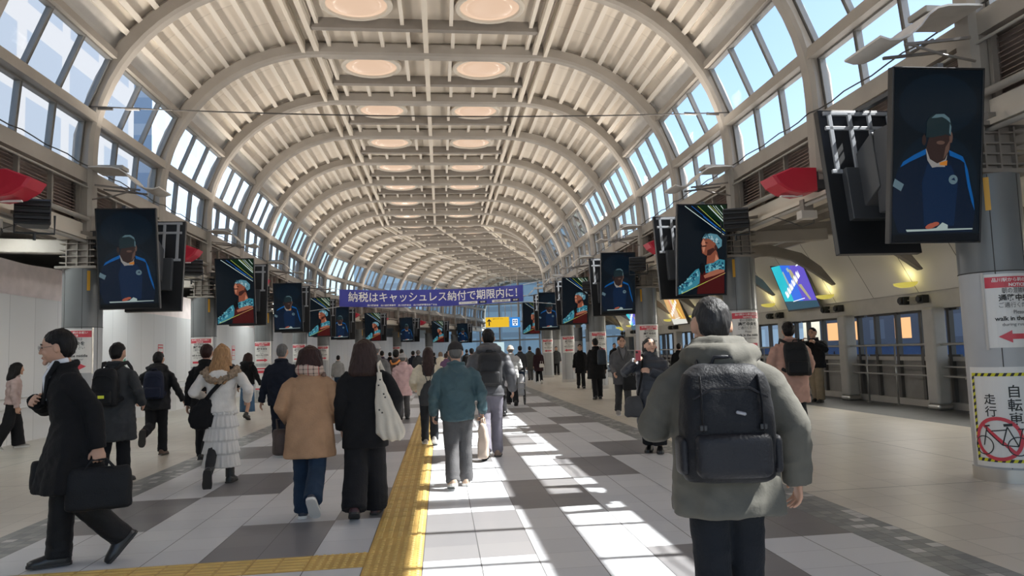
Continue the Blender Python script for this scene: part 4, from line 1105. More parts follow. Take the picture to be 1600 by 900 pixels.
SKIN_P = mat('skin_pale', (.58, .36, .26), .5, var=.06, vscale=12, spec=.35)
LEATHER = mat('leather_black', (.012, .012, .013), .35, bump=.15, bscale=80)
SOLE_W = mat('sole_white', (.62, .61, .58), .55); SOLE_D = mat('sole_dark', (.03, .028, .026), .7)
HB = hairm('black', (.010, .009, .009)); HBR = hairm('brown', (.035, .020, .017)); HRB = hairm('red_brown', (.028, .012, .010)); HBL = hairm('blond', (.34, .19, .09)); HGY = hairm('grey', (.12, .115, .11)); HDG = hairm('dark_grey', (.030, .029, .029)); HWH = hairm('white', (.5, .49, .47))
EYE = mat('eye_dark', (.01, .008, .007), .15)
LIP = mat('lip', (.38, .15, .12), .5)

def ik(a, b, l1, l2, pole):
    d = b-a; L = min(max(d.length, .05), (l1+l2)*.995); d.normalize()
    x = (l1*l1-l2*l2+L*L)/(2*L); h = sqrt(max(0, l1*l1-x*x))
    p = pole-d*pole.dot(d); p.normalize()
    return a+d*x+p*h, a+d*L
def sell(hw, hd, cx, cy, z, n=28, e=2.5, fold=None):
    r = []
    for j in range(n):
        a = 2*pi*j/n; c, s = cos(a), sin(a)
        k = 1+(fold(a, z) if fold else 0)
        r.append(Vector((cx+hw*k*math.copysign(abs(c)**(2/e), c), cy+hd*k*math.copysign(abs(s)**(2/e), s), z)))
    return r

def person(label, x, y, heading, H, *, skin=None, gait=(14, 4, -12, 26), foot=(0, 30), hands=None, lean=3., hyaw=0., hpitch=4., bw=1., bd=1.,
           coat=None, legs=None, hair=('short', HB), shoes=None, near=False, far=False, scarf=None, face=False, hood=None, cap=None, skirt=None, grip=(25, 25), shirt=None, open_front=False, group=None, seed=0, hsc=1.10):
    rd = random.Random(seed+int(abs(x)*100)); S = H
    skin = skin or SKIN
    root = empty('person', label, 'person', (x, y, 0), radians(heading), group)
    vb = .0055 if near else (.011 if not far else .018); vc = .011 if near else (.014 if not far else .022)
    LT, LS, AN = .245*S, .238*S, .042*S
    W = S*.05*bw
    # legs by forward kinematics from the pelvis
    legj = []
    for sd, th, kn, fp in ((-1, gait[0], gait[1], foot[0]), (1, gait[2], gait[3], foot[1])):
        hip = Vector((sd*.047*S, 0, 0)); t = radians(th); k = radians(th-kn)
        knee = hip+Vector((sd*.004*S, sin(t), -cos(t)))*LT; ank = knee+Vector((0, sin(k), -cos(k)))*LS
        R = Matrix.Rotation(-radians(fp), 3, 'X') @ Matrix.Rotation(-sd*radians(6), 3, 'Z')
        heel = ank+R @ Vector((0, -.042*S, -AN)); toe = ank+R @ Vector((0, .095*S, -AN))
        legj.append([sd, hip, knee, ank, R, min(heel.z, toe.z)])
    zoff = -min(l[5] for l in legj)+.004
    for l in legj:
        for i in (1, 2, 3): l[i] = l[i]+Vector((0, 0, zoff))
    hz = zoff; Z0 = hz-.525*S            # shift of the upper body when the legs are bent
    ly = lambda z: sin(radians(lean))*(z-hz)
    def U(fx, fy, fz): z = fz*S+Z0; return Vector((fx*S, fy*S+ly(z), z))
    # arms
    armj = []
    hands = hands or {}
    for sd, nm in ((-1, 'l'), (1, 'r')):
        sh = U(sd*.102*bw, -.004, .800)
        hx = hands.get(nm, (.045, .03 if (sd < 0) == (gait[2] > 0) else -.02, -.315))
        tgt = sh+Vector((sd*hx[0], hx[1], hx[2]))*S
        pole = Vector(hands.get(nm+'p', (sd*.22, -1, -.1)))
        el, wr = ik(sh, tgt, .172*S, .150*S, pole)
        armj.append((sd, sh, el, wr))
    # ---- continuous body
    mb = MB()
    mb.loft([sell(*a) for a in ((.07*S, .045*S, 0, 0, hz-.03*S), (.085*S*bw, .055*S, 0, ly(hz), hz+.02*S), (.068*S*bw, .048*S, 0, ly(.62*S), .62*S+Z0), (.085*S*bw, .056*S, 0, ly(.73*S), .73*S+Z0), (.078*S*bw, .044*S, 0, ly(.80*S), .80*S+Z0), (.034*S, .034*S, 0, ly(.84*S), .838*S+Z0))])
    for sd, hip, knee, ank, R, _ in legj:
        mb.rtube([hip, hip.lerp(knee, .5), knee, knee.lerp(ank, .35), ank], [.046*S, .042*S, .031*S, .032*S, .021*S], 12)
        mb.rtube([ank+R @ Vector((0, -.025*S, -.022*S)), ank+R @ Vector((0, .07*S, -.028*S))], [.016*S, .013*S], 10)
    for sd, sh, el, wr in armj:
        mb.rtube([U(sd*.05, 0, .765), sh+Vector((-sd*.016*S, 0, -.030*S)), sh.lerp(el, .5), el, el.lerp(wr, .4), wr], [.026*S, .027*S, .025*S, .021*S, .021*S, .0155*S], 12)
        d = (wr-el).normalized(); hs = H/1.72*1.03
        n = Vector((-sd, 0, 0)); n = (n-d*n.dot(d)); n = n.normalized() if n.length > .2 else Vector((0, -1, 0))
        a = d.cross(n)*sd
        if a.y < 0 and abs(d.z) > .6: a = -a
        k0 = wr+d*.085*hs
        mb.rtube([wr-d*.01, wr+d*.03*hs, k0], [(.028*hs, .020*hs), (.038*hs, .016*hs), (.042*hs, .013*hs)], 14, up=n)
        g = radians(grip[0 if sd < 0 else 1])
        for q, L in ((.036, .074), (.0125, .083), (-.0115, .076), (-.034, .060)):
            p = k0+a*q*hs-d*.008; pts = [p-d*.02]; dd = d.copy()
            for sg, l in enumerate((.45, .32, .25)):
                pts.append(p); ang_ = g*(.7 if sg == 0 else 1)
                dd = (dd*cos(ang_)+n*sin(ang_)).normalized() if sg else (d*cos(g*.6)+n*sin(g*.6)).normalized()
                nn = n*cos(g*(sg+1)*.8)-d*sin(g*(sg+1)*.8)
                p = p+dd*L*l*hs; n_ = n
            pts.append(p); mb.rtube(pts, [.0088*hs, .0088*hs, .0084*hs, .0078*hs, .0066*hs], 8)
        p = wr+d*.022*hs+a*.026*hs; p1 = p+(d*.62+a*.70+n*.30).normalized()*.042*hs; p2 = p1+(d*.88+a*.15+n*.42).normalized()*.032*hs
        mb.rtube([p-a*.012, p, p1, p2], [.014*hs, .0125*hs, .0105*hs, .0085*hs], 8)
    # head
    hs = S/1.72*hsc; nk = U(0, .004, .862)
    HM = Matrix.Translation(nk) @ Matrix.Rotation(radians(hyaw), 4, 'Z') @ Matrix.Rotation(-radians(hpitch), 4, 'X') @ Matrix.Translation(Vector((0, .014*S, .1345*S-.1135*hs)))
    mb.rtube([U(0, -.004, .80), U(0, 0, .835), HM @ Vector((0, -.012*hs, -.05*hs))], [.036*S, .033*S*(.94 if bw < 1 else 1), .033*S], 14)
    def hf(d):
        x_, y_, z_ = d
        if z_ < 0:
            x_ *= 1-.26*(-z_)**1.25; y_ *= (1-.04*(-z_)) if y_ > 0 else (1-.34*(-z_))
        else: x_ *= 1-.03*z_
        if y_ > .75: y_ = .75+(y_-.75)*.75
        return Vector((x_, y_, z_))
    hd = MB(); hd.ell((0, 0, 0), (.0755*hs, .0965*hs, .1135*hs), nu=28, nv=20, fn=hf)
    hd.rtube([Vector(q)*hs for q in ((0, .082, .022), (0, .095, -.004), (0, .101, -.024))], [(.008*hs, .010*hs), (.011*hs, .011*hs), (.0145*hs, .011*hs)], 10)
    hd.ell(Vector((0, .078, .030))*hs, (.048*hs, .012*hs, .010*hs)); hd.ell(Vector((0, .080, -.090))*hs, (.024*hs, .016*hs, .018*hs))
    hd.ell(Vector((0, .086, -.052))*hs, (.021*hs, .009*hs, .0055*hs)); hd.ell(Vector((0, .085, -.063))*hs, (.018*hs, .009*hs, .006*hs))
    for sd in (-1, 1):
        hd.ell(Vector((sd*.077, -.006, -.004))*hs, (.009*hs, .019*hs, .031*hs), Matrix.Rotation(-sd*.35, 3, 'Z')); hd.ell(Vector((sd*.036, .066, -.028))*hs, (.024*hs, .022*hs, .022*hs))
    mb.join(hd.xf(HM))
    body = finish(mb, vb, 'body', skin, root, smooth=2)
    if face:
        for sd in (-1, 1):
            e = MB(); e.ell(HM @ (Vector((sd*.031, .0815, .010))*hs), (.0125*hs, .006*hs, .0062*hs), HM.to_3x3()); e.build('eye', EYE, root, smooth=True)
            e = MB(); e.rtube([HM @ (Vector(q)*hs) for q in ((sd*.013, .0895, .028), (sd*.032, .087, .034), (sd*.05, .076, .028))], [.0035*hs, .0045*hs, .003*hs], 6); e.build('eyebrow', hair[1], root, smooth=True)
        m_ = MB(); m_.ell(HM @ (Vector((0, .0935, -.0575))*hs), (.019*hs, .0035*hs, .0055*hs), HM.to_3x3()); m_.build('mouth', LIP, root, smooth=True)
    # ---- hair
    hk, hm_ = hair
    if hk:
        hb = MB()
        def hh(d):
            d = Vector(d)
            if d.z < .30 and d.y > -.30: return d*.84
            if d.y > .72 and d.z < .6: return d*.93
            return d
        hb.ell((0, -.009*hs, .015*hs), ((.0835*hs, .1005*hs, .1085*hs) if hk != 'buzz' else (.0800*hs, .0975*hs, .1040*hs)), nu=28, nv=20, fn=hh)
        def rings(lst, yc): 
            hb.loft([[Vector((wx*cos(2*pi*j/20)*hs, (cy+dy*sin(2*pi*j/20))*hs, z*hs)) for j in range(20)] for z, wx, cy, dy in lst])
        if hk == 'full': hb.ell((0, -.018*hs, .022*hs), (.090*hs, .102*hs, .108*hs), fn=hh)
        elif hk == 'bob': rings([(.105, .05, -.012, .06), (.07, .095, -.018, .10), (0, .113, -.028, .108), (-.06, .124, -.036, .108), (-.105, .122, -.042, .100), (-.13, .098, -.042, .08)], 0)
        elif hk == 'chin': rings([(.10, .05, -.02, .06), (.06, .088, -.03, .088), (0, .097, -.045, .085), (-.06, .101, -.05, .080), (-.10, .095, -.05, .07), (-.12, .07, -.05, .055)], 0)
        elif hk == 'shoulder': rings([(.108, .045, -.012, .055), (.07, .094, -.018, .10), (0, .110, -.028, .108), (-.08, .122, -.044, .10), (-.15, .136, -.072, .084), (-.195, .140, -.090, .070), (-.225, .112, -.094, .05)], 0)
        elif hk == 'long': rings([(.09, .045, -.01, .05), (.06, .083, -.016, .090), (0, .090, -.028, .088), (-.09, .094, -.062, .074), (-.18, .100, -.108, .052), (-.27, .102, -.142, .040), (-.33, .090, -.150, .032), (-.36, .05, -.150, .02)], 0)
        elif hk == 'wavy': rings([(.095, .045, -.01, .05), (.06, .088, -.016, .092), (0, .098, -.028, .092), (-.08, .110, -.062, .080), (-.15, .124, -.105, .060), (-.22, .118, -.140, .050), (-.29, .098, -.160, .040), (-.34, .055, -.165, .025)], 0)
        hb.xf(HM)
        am = .010 if hk in ('wavy',) else .006
        zs = 9 if hk in ('shoulder', 'long', 'wavy', 'bob') else 22
        def hdp(p, n):
            e = am*noise.noise((p.x*32, p.y*32, p.z*zs))+.5*am*noise.noise((p.x*75, p.y*75, p.z*zs*1.5))
            return e+.012*noise.noise((p.x*14, p.y*14, p.z*11)) if hk == 'wavy' else e
        finish(hb, .008 if near else (.011 if not far else .016), 'hair', hm_, root, 2, hdp if not far else None)
    if cap:
        kind, cm = cap; cbm = MB()
        def cf(d): return Vector((d.x, d.y, d.z if d.z > -.05 else -.05))
        cbm.ell((0, -.006*hs, .030*hs), (.0895*hs, .106*hs, .102*hs), nu=28, nv=20, fn=cf)
        if kind == 'cap': 
            cbm.rtube([(0, .07*hs, .032*hs), (0, .15*hs, .012*hs)], [(.075*hs, .012*hs), (.05*hs, .008*hs)], 14)
            cbm.tube([Vector((.089*cos(2*pi*j/24), -.006+.105*sin(2*pi*j/24), .026))*hs for j in range(25)], .006*hs, 6)
        elif kind == 'beanie': cbm.tube([Vector((.090*cos(2*pi*j/24), -.006+.107*sin(2*pi*j/24), .02))*hs for j in range(25)], .017*hs, 8)
        cbm.xf(HM); finish(cbm, .008 if not far else .014, {'cap': 'cap', 'beanie': 'beanie', 'hat': 'hat'}[kind], cm, root, 2)
    # ---- trousers
    lg = dict(mat=cloth('black_trouser', (.014, .014, .016)), top=.060, knee=.046, hem=.043, low=.012); lg.update(legs or {})
    if not lg.get('none'):
        tb = MB()
        for sd, hip, knee, ank, R, _ in legj:
            sh_ = (ank-knee).normalized(); kk = lg['knee']*S; e = ank+sh_*(lg['low']*S)
            tb.rtube([hip+Vector((-sd*.004*S, 0, .03*S)), hip+Vector((0, 0, -.03*S)), hip.lerp(knee, .5), knee, knee.lerp(e, .5)], [(lg['top']*S, lg['top']*S*1.1), (lg['top']*S, lg['top']*S*1.08), (lg['top']+lg['knee'])/2*S, kk, (lg['knee']+lg['hem'])/2*S], 16)
            tb.tube([knee, knee.lerp(e, .35), knee.lerp(e, .7), e], [kk, (lg['knee']*.6+lg['hem']*.4)*S, (lg['knee']*.25+lg['hem']*.75)*S, lg['hem']*S], 16)
        tb.loft([sell(.088*S*bw, .064*S*bd, 0, ly(hz), hz-.045*S), sell(.094*S*bw, .070*S*bd, 0, ly(hz), hz+.01*S), sell(.082*S*bw, .060*S*bd, 0, ly(hz+.08*S), hz+.085*S)])
        def td(p, n):
            k = max(0, 1-(p.z/(hz*.95))); low = max(0, 1-p.z/(.16*S))
            q = abs(noise.noise((p.x*6+p.y*4, p.y*7, p.z*11+seed))); q2 = abs(noise.noise((p.x*6+3, p.y*6, p.z*24)))
            return .008*noise.noise((p.x*8, p.y*8, p.z*4+seed))+.016*low*(.4-q2)+.010*(.3-q)
        finish(tb, vc, 'trousers', lg['mat'], root, 2, td if not far else None)
    # ---- shoes
    so_ = dict(mat=LEATHER, sole=SOLE_D, boot=0.); so_.update(shoes or {})
    for sd, hip, knee, ank, R, _ in legj:
        def Lp(x_, y_, z_): return ank+R @ Vector((x_*S, y_*S, z_*S-AN))
        rg = []
        for yy, hw, hh_ in ((-.050, .012, .030), (-.044, .020, .046), (-.025, .0255, .056), (0, .0265, .060), (.030, .0275, .050), (.060, .031, .036), (.088, .029, .028), (.104, .021, .022), (.112, .008, .016)):
            rg.append([Lp(hw*a, yy, hh_*b+.006) for a, b in ((-1, 0), (1, 0), (1.04, .35), (.86, .72), (.45, .95), (0, 1), (-.45, .95), (-.86, .72), (-1.04, .35))])
        sb = MB(); sb.loft(rg)
        if so_['boot']: sb.tube([Lp(0, -.012, .04), Lp(0, -.006, .04+so_['boot'])], [.030*S, .032*S], 14)
        so = sb.build('shoe', so_['mat'], root, smooth=True, angle=50)
        sl_ = MB(); sl_.loft([[Lp(hw*a, yy, zz) for a, zz in ((-1, 0), (1, 0), (1, .010 if so_['sole'] is SOLE_D else .016), (-1, .010 if so_['sole'] is SOLE_D else .016))] for yy, hw in ((-.053, .014), (-.044, .025), (-.02, .0285), (.03, .029), (.06, .0325), (.09, .030), (.107, .022), (.115, .009))])
        sl_.build('sole', so_['sole'], so)
    # ---- skirt
    if skirt:
        kb = MB(); z1 = .585*S+Z0; z0 = skirt['hem']*S; tiers = skirt.get('tiers', 0); rr = []; N = 40
        nst = 60 if tiers else 26; N = 120 if tiers else N; cy_ = lambda t: ly(z1)*(1-t)
        for i in range(nst+1):
            t = i/nst; z = z1+(z0-z1)*t; w_ = (.090+(skirt['w']-.090)*t**.7)*S
            if tiers: f = (t*tiers) % 1 if i < nst else 1.; w_ += .013*f**1.2*S
            rr.append(sell(w_, w_*.78, 0, cy_(t), z, N, 2.1, (lambda a, zz, t=t: (.03+.05*t)*(.6*sin(9*a)+.5*sin(17*a+5*t))*(t > .02)) if not tiers else (lambda a, zz, t=t, f=f, q=math.floor(t*tiers): .012*sin(5*a+1.3*q)+(.010+.032*f)*(sin(23*a+2.1*q+.8*sin(3*a))+.6*sin(37*a+q)))))
        kb.loft(rr); kb.build('skirt', skirt['mat'], root, smooth=True)
    # ---- coat or jacket
    if coat:
        c = dict(mat=None, hem=.42, hw=.115, hd=.085, chest=.110, sleeve=.036, cuff=.031, fold=.03, puff=0., waist=None, collar='fold', shd=1.0, sym=0., wrinkle=1.0); c.update(coat)
        cb_ = MB(); zh = c['hem']*S
        ws = c['waist'] or (c['hw']*.45+c['chest']*.55)
        levels = [(zh, c['hw'], c['hd']), (zh+.012*S, c['hw']*1.005, c['hd']*1.005)]
        zw = .60*S+Z0
        if zh < zw-.1*S: levels += [(zh+(zw-zh)*.35, c['hw']*.7+ws*.3, c['hd']*.75+.074*bd*.25), (zh+(zw-zh)*.7, c['hw']*.35+ws*.65, c['hd']*.4+.074*bd*.6)]
        levels += [(q*S+Z0, a, b) for q, a, b in ((.60, ws, .074*bd), (.66, (ws+c['chest'])/2, .078*bd), (.725, c['chest']*bw, .080*bd), (.775, c['chest']*bw*.95, .071*bd), (.803, c['chest']*bw*.76*c['shd'], .058*bd), (.828, .060*bw, .046*bd), (.845, .046, .044), (.856, .042, .042)) if q*S+Z0 > zh+.02*S]
        ph = rd.uniform(0, 6)
        def fo(a, z):
            r_ = max(0, min(1, (zw-z)/(.2*S))); return c['fold']*r_*(sin(5*a+ph)+.6*sin(9*a+ph*2))
        cb_.loft([sell(a*S, b*S, c['sym']*S*max(0, (zw-z)/S), ly(z) if z > hz else ly(hz)*max(.3, z/hz), z, 36, 2.5, fo if z < zw else None) for z, a, b in levels])
        for sd, sh, el, wr in armj:
            fd = (wr-el).normalized(); sr, cr = c['sleeve']*S, c['cuff']*S
            cb_.rtube([U(sd*.055*bw, 0, .772), sh+Vector((-sd*.010*S, 0, -.020*S)), sh.lerp(el, .25)+Vector((0, 0, -.004*S)), sh.lerp(el, .6), el, el.lerp(wr, .5)], [sr*.90, sr*1.02, sr*1.08, sr*1.04, sr, (sr+cr)/2], 16)
            cb_.tube([el, el.lerp(wr, .5), wr+fd*.012*S], [sr, (sr+cr)/2, cr], 16)
        if c['collar'] == 'fold': cb_.tube([U(.050*cos(a), .047*sin(a)-.002, .846-.010*sin(a)) for a in [2*pi*j/20 for j in range(21)]], .014*S, 8)
        elif c['collar'] == 'high': cb_.tube([U(.048*cos(a), .046*sin(a), .858-.008*sin(a)) for a in [2*pi*j/20 for j in range(21)]], [(.016*S, .026*S)]*21, 8, up=(0, 0, 1))
        if hood:
            hq = 1.0 if hood is True else hood
            cb_.rtube([U(-.080, .010, .838), U(-.075, -.045*hq, .838), U(-.035, -.080*hq, .832), U(0, -.090*hq, .826), U(.035, -.080*hq, .832), U(.075, -.045*hq, .838), U(.080, .010, .838)], [.020*S, .028*S, .034*S, .037*S, .034*S, .028*S, .020*S], 14)
            cb_.rtube([U(-.055, -.03, .862), U(0, -.062, .862), U(.055, -.03, .862)], [.022*S, .026*S, .022*S], 12)
            cb_.ell(U(0, -.074*hq, .79), (.066*S*hq, .036*S*hq, .055*S*hq))
        sd_ = seed*3.1
        def cdp(p, n):
            wk = c['wrinkle']
            e = wk*(.008*noise.noise((p.x*5+sd_, p.y*5, p.z*2.0))+.004*noise.noise((p.x*13, p.y*13+sd_, p.z*5)))
            if c['puff']: e += c['puff']*(abs(sin(p.z*pi/(.062*S)))**.6-.5)
            else:
                q = noise.noise((p.x*5+p.z*7, p.y*6, p.z*9-abs(p.x)*7+sd_)); q2 = noise.noise((p.x*9-p.z*8, p.y*8+4, p.z*12+sd_))
                e += wk*(.009*(1-2.6*abs(q))+.005*(1-2.6*abs(q2))-.005)
            return e
        co = finish(cb_, vc, c.get('name', 'coat'), c['mat'], root, 2, cdp if not far else None)
    # shirt wedge and lapels seen at an open front
    if shirt:
        sm_, lapm = shirt; sb = MB()
        yq = .083*bd; A = [U(-.030, yq*.62, .845), U(.030, yq*.62, .845), U(.034, yq*.98, .80), U(0, yq*1.10, .70), U(-.034, yq*.98, .80)]
        B_ = [p-Vector((0, .02*S, 0)) for p in A]; n5 = 5
        sb.add(A+B_, [(0, 1, 2, 3, 4), (9, 8, 7, 6, 5)]+[(i, i+5, (i+1) % 5+5, (i+1) % 5) for i in range(5)]); sb.build('shirt', sm_, root)
        for sd in (-1, 1):
            lb = MB(); lb.rtube([U(sd*.046, .03, .858), U(sd*.052, yq*.85, .80), U(sd*.010, yq*1.12, .69)], [(.010*S, .012*S), (.014*S, .008*S), (.006*S, .006*S)], 10); lb.build('lapel', lapm, root, smooth=True)
            cl = MB(); cl.rtube([U(sd*.044, -.01, .866), U(sd*.034, .040, .855), U(sd*.010, .060, .838)], [(.006*S, .014*S), (.006*S, .013*S), (.004*S, .006*S)], 8, up=(0, 0, 1)); cl.build('shirt_collar', sm_, root, smooth=True)
    if scarf:
        sb = MB(); sb.tube([U(.056*cos(a), .054*sin(a)-.002, .862+.008*sin(2*a)) for a in [2*pi*j/24 for j in range(25)]], [(.022*S, .030*S)]*25, 10, up=(0, 0, 1))
        finish(sb, .010, 'scarf', scarf, root, 2, lambda p, n: .006*noise.noise((p.x*16, p.y*16, p.z*22)))
    root['_h'] = H
    info = dict(U=U, root=root, arm=armj, S=S, HM=HM, hs=hs, Z0=Z0, hz=hz, leg=legj)
    del root['_h']
    return info

def bag_root(name, label, cat, info, group=None):
    r = info['root']; o = empty(name, label, cat, r.location, r.rotation_euler.z, group); return o
def backpack(info, label, m, w_=.29, h=.44, d=.17, top=.815, yb=-.085, pocket=True, m2=None, tilt=0., near=False, xoff=0., one=False, straps=True, group=None):
    U, S = info['U'], info['S']; r = bag_root('backpack', label, 'backpack', info, group); m2 = m2 or m
    c = U(xoff/S, yb, top)+Vector((0, -d/2, -h/2)); mb = MB(); rg = []
    for z, k, kd in ((-.5, .82, .62), (-.47, .95, .86), (-.3, 1, 1.05), (0, .99, 1.06), (.28, .95, .92), (.42, .85, .72), (.49, .66, .45), (.5, .5, .3)):
        rg.append(sell(w_/2*k, d/2*kd, c.x+tilt*z*h, c.y-(1-kd)*-d*.12, c.z+z*h, 24, 3.2))
    mb.loft(rg)
    finish(mb, .011 if near else .015, 'pack', m, r, 2, lambda p, n: .007*noise.noise((p.x*9, p.y*9, p.z*8))+.004*noise.noise((p.x*22, p.y*20, p.z*18)))
    if pocket:
        pb = MB(); pb.loft([sell(w_*.40*k, d*.2*k2, c.x, c.y-d*.50, c.z+z*h, 20, 3.4) for z, k, k2 in ((-.44, .85, .6), (-.40, 1, 1), (-.12, 1, 1), (-.07, .9, .5))]); finish(pb, .011, 'front_pocket', m2, r, 2)
        zb = MB(); zb.rtube([c+Vector((-w_*.38, -d*.44, h*.22)), c+Vector((-w_*.2, -d*.50, h*.30)), c+Vector((w_*.2, -d*.50, h*.30)), c+Vector((w_*.38, -d*.44, h*.22))], [.006]*4, 6); zb.build('zip', m2, r, smooth=True)
    hb = MB(); hb.rtube([c+Vector((-.05, d*.1, h*.48)), c+Vector((-.035, d*.05, h*.56)), c+Vector((.035, d*.05, h*.56)), c+Vector((.05, d*.1, h*.48))], [.009]*4, 8); hb.build('handle', m2, r, smooth=True)
    if near:
        for sd in (-1, 1):
            lb = MB(); lb.rtube([c+Vector((sd*w_*.30, -d*.36, h*.40)), c+Vector((sd*w_*.31, -d*.53, h*.18)), c+Vector((sd*w_*.31, -d*.56, -h*.05))], [(.011, .004)]*3, 8, up=(1, 0, 0)); lb.build('lash_strap', m, r, smooth=True)
            MB().box(c+Vector((sd*w_*.31, -d*.565, -h*.02)), (.030, .012, .022)).build('buckle', BLACK, r, bevel=.003)
            sp = MB(); sp.loft([sell(.022*k, d*.36*k, c.x+sd*w_*.49, c.y, c.z+z*h, 16, 3) for z, k in ((-.43, .7), (-.40, 1), (-.14, 1), (-.11, .8))]); finish(sp, .011, 'side_pocket', m2, r, 2)
        db = MB().rtube([c+Vector((.02, -d*.53, h*.10)), c+Vector((.05, -d*.53, h*.085))], [.007, .007], 8); db.build('zip_puller', mat('puller_grey', (.3, .3, .32), .3), r, smooth=True)
    if straps:
        for sd in ((1,) if one else (-1, 1)):
            pts = [c+Vector((sd*w_*.24, d*.30, h*.44)), U(sd*.072, -.045, .846), U(sd*.078, .01, .852), U(sd*.080, .060, .815), U(sd*.086, .092, .75), U(sd*.108, .065, .67), U(sd*.112, -.02, .625), c+Vector((sd*w_*.44, d*.2, -h*.36))]
            P2 = []
            for i in range(len(pts)-1):
                for q in (0, .5): P2.append(pts[i].lerp(pts[i+1], q))
            P2.append(pts[-1]); sb = MB(); sb.rtube(P2, [(.026, .007)]*len(P2), 10, up=(1, 0, 0)); sb.build('strap', m2, r, smooth=True)
    return r
def box_bag(name, label, cat, info, c, w_, h, d, m, handle=None, rot=0., group=None, hand_h=.13, soft=.006):
    """soft-sided bag hanging with its handles at point c (person space)"""
    r = bag_root(name, label, cat, info, group); mb = MB(); R = Matrix.Rotation(rot, 3, 'Z'); cc = Vector(c)-Vector((0, 0, hand_h+h/2))
    rg = []
    for z, k, kd in ((-.5, .88, .7), (-.45, 1, 1), (0, 1.0, 1.05), (.35, .97, .8), (.47, .92, .45), (.5, .88, .3)):
        rg.append([R @ (p-Vector((0, 0, 0))) + cc for p in sell(w_/2*k, d/2*kd, 0, 0, z*h, 24, 3.4)])
    mb.loft(rg); finish(mb, .011, 'bag_body', m, r, 2, lambda p, n: soft*noise.noise((p.x*10, p.y*10, p.z*9)))
    for sd in (-1, 1):
        hb = MB(); hb.rtube([cc+R @ Vector((-w_*.22, sd*d*.2, h*.45)), Vector(c)+R @ Vector((-.045, sd*.008, -.01)), Vector(c)+R @ Vector((.045, sd*.008, -.01)), cc+R @ Vector((w_*.22, sd*d*.2, h*.45))], [.008]*4, 8); hb.build('handle', handle or m, r, smooth=True)
    return r
# ---------------------------------------------------------------- the people, nearest first
BLK = cloth('black_wool', (.010, .010, .011)); BLK2 = cloth('black_nylon', (.009, .0095, .011), .65, spec=.25); CHAR = cloth('charcoal', (.045, .047, .05)); NAVY = cloth('navy_suit', (.013, .016, .026))
CAMEL = cloth('camel_wool', (.40, .235, .135)); TEAL = cloth('teal_jacket', (.042, .085, .10), .6, spec=.4); OLIVE = cloth('olive_coat', (.105, .10, .085), .8, bump=.12); PINKB = cloth('pink_beige', (.45, .27, .215)); PINK = cloth('pink_coat', (.56, .38, .37)); CREAMJ = cloth('cream_jacket', (.62, .55, .42))
WHITEC = cloth('white_knit', (.72, .68, .63)); LACE = mat('white_lace', (.74, .71, .67), .9, bump=.9, bscale=160, var=.06); BROWNC = cloth('brown_down', (.075, .052, .045), .6); GREYJ = cloth('grey_jacket', (.09, .09, .095)); PUFF = cloth('dark_puffer', (.075, .075, .082), .5, spec=.4); PUFFB = cloth('blue_black_puffer', (.022, .026, .036), .42, spec=.45); SILV = cloth('silver_down', (.40, .40, .39), .45, spec=.5)
JEANS = cloth('dark_jeans', (.018, .034, .062)); BLKT = cloth('black_trouser', (.013, .013, .015)); GREYT = cloth('grey_trouser', (.085, .083, .085), .7); LAV = cloth('lavender_grey', (.16, .15, .18), .7); KHAKI = cloth('khaki', (.24, .19, .13)); DENIM = cloth('blue_denim', (.06, .12, .20)); SUITT = cloth('suit_black', (.012, .012, .013), .6)
SNEAK = mat('sneaker_navy', (.03, .035, .05), .7); SNEAKG = mat('sneaker_grey', (.33, .31, .29), .7); BROWNL = mat('brown_shoe', (.10, .05, .03), .45); MAROON = mat('maroon_shoe', (.06, .02, .025), .3)
WPAPER = cloth('white_shirt', (.72, .72, .74), .8)
SK = .0305
# 1 man in black long coat walking left
A = person('man in long black coat walking left with black briefcase, white shirt collar', -2.72, 5.85, 122, 1.72, gait=(-5, 36, 7, 4), foot=(46, -2), lean=7, hyaw=-16, hpitch=6, near=True, face=True, bw=1.04, seed=1,
   hands={'l': (.05, -.10, -.295), 'r': (-.045, .105, -.105), 'rp': (1, -.25, -.4)}, grip=(75, 45), coat=dict(mat=BLK, hem=.315, hw=.165, hd=.135, chest=.120, wrinkle=.6, fold=.07, sleeve=.040, cuff=.034), legs=dict(mat=SUITT, hem=.050, knee=.052), shirt=(WPAPER, BLK), hair=('full', HB))
w_ = A['arm'][0][3]; d_ = (A['arm'][0][3]-A['arm'][0][2]).normalized()
box_bag('briefcase', 'black soft briefcase carried low in the left hand of the man walking left', 'briefcase', A, w_+d_*.085, .43, .30, .13, BLK2, rot=pi/2-.25, hand_h=.06)
q = A['U'](.125, .03, .50); box_bag('shoulder_bag', 'black shoulder bag at the far hip of the man walking left', 'bag', A, q+Vector((.05, .02, -.06)), .36, .22, .16, BLK2, rot=pi/2, hand_h=.05)
# glasses
gb = MB(); HMx, hs = A['HM'], A['hs']
for sd in (-1, 1): gb.tube([HMx @ (Vector((sd*.032+.021*cos(a), .100, .008+.016*sin(a)))*hs) for a in [2*pi*j/16 for j in range(17)]], .0016, 5); gb.tube([HMx @ (Vector(v)*hs) for v in ((sd*.053, .100, .010), (sd*.078, .02, .012))], .0016, 5)
gb.tube([HMx @ (Vector((x, .101, .010))*hs) for x in (-.011, .011)], .0016, 5)
tag(gb.build('spectacles', mat('thin_metal', (.2, .2, .2), .3, metal=.8)), 'thin metal spectacles worn by the man walking left', 'glasses').matrix_world = A['root'].matrix_basis.copy()
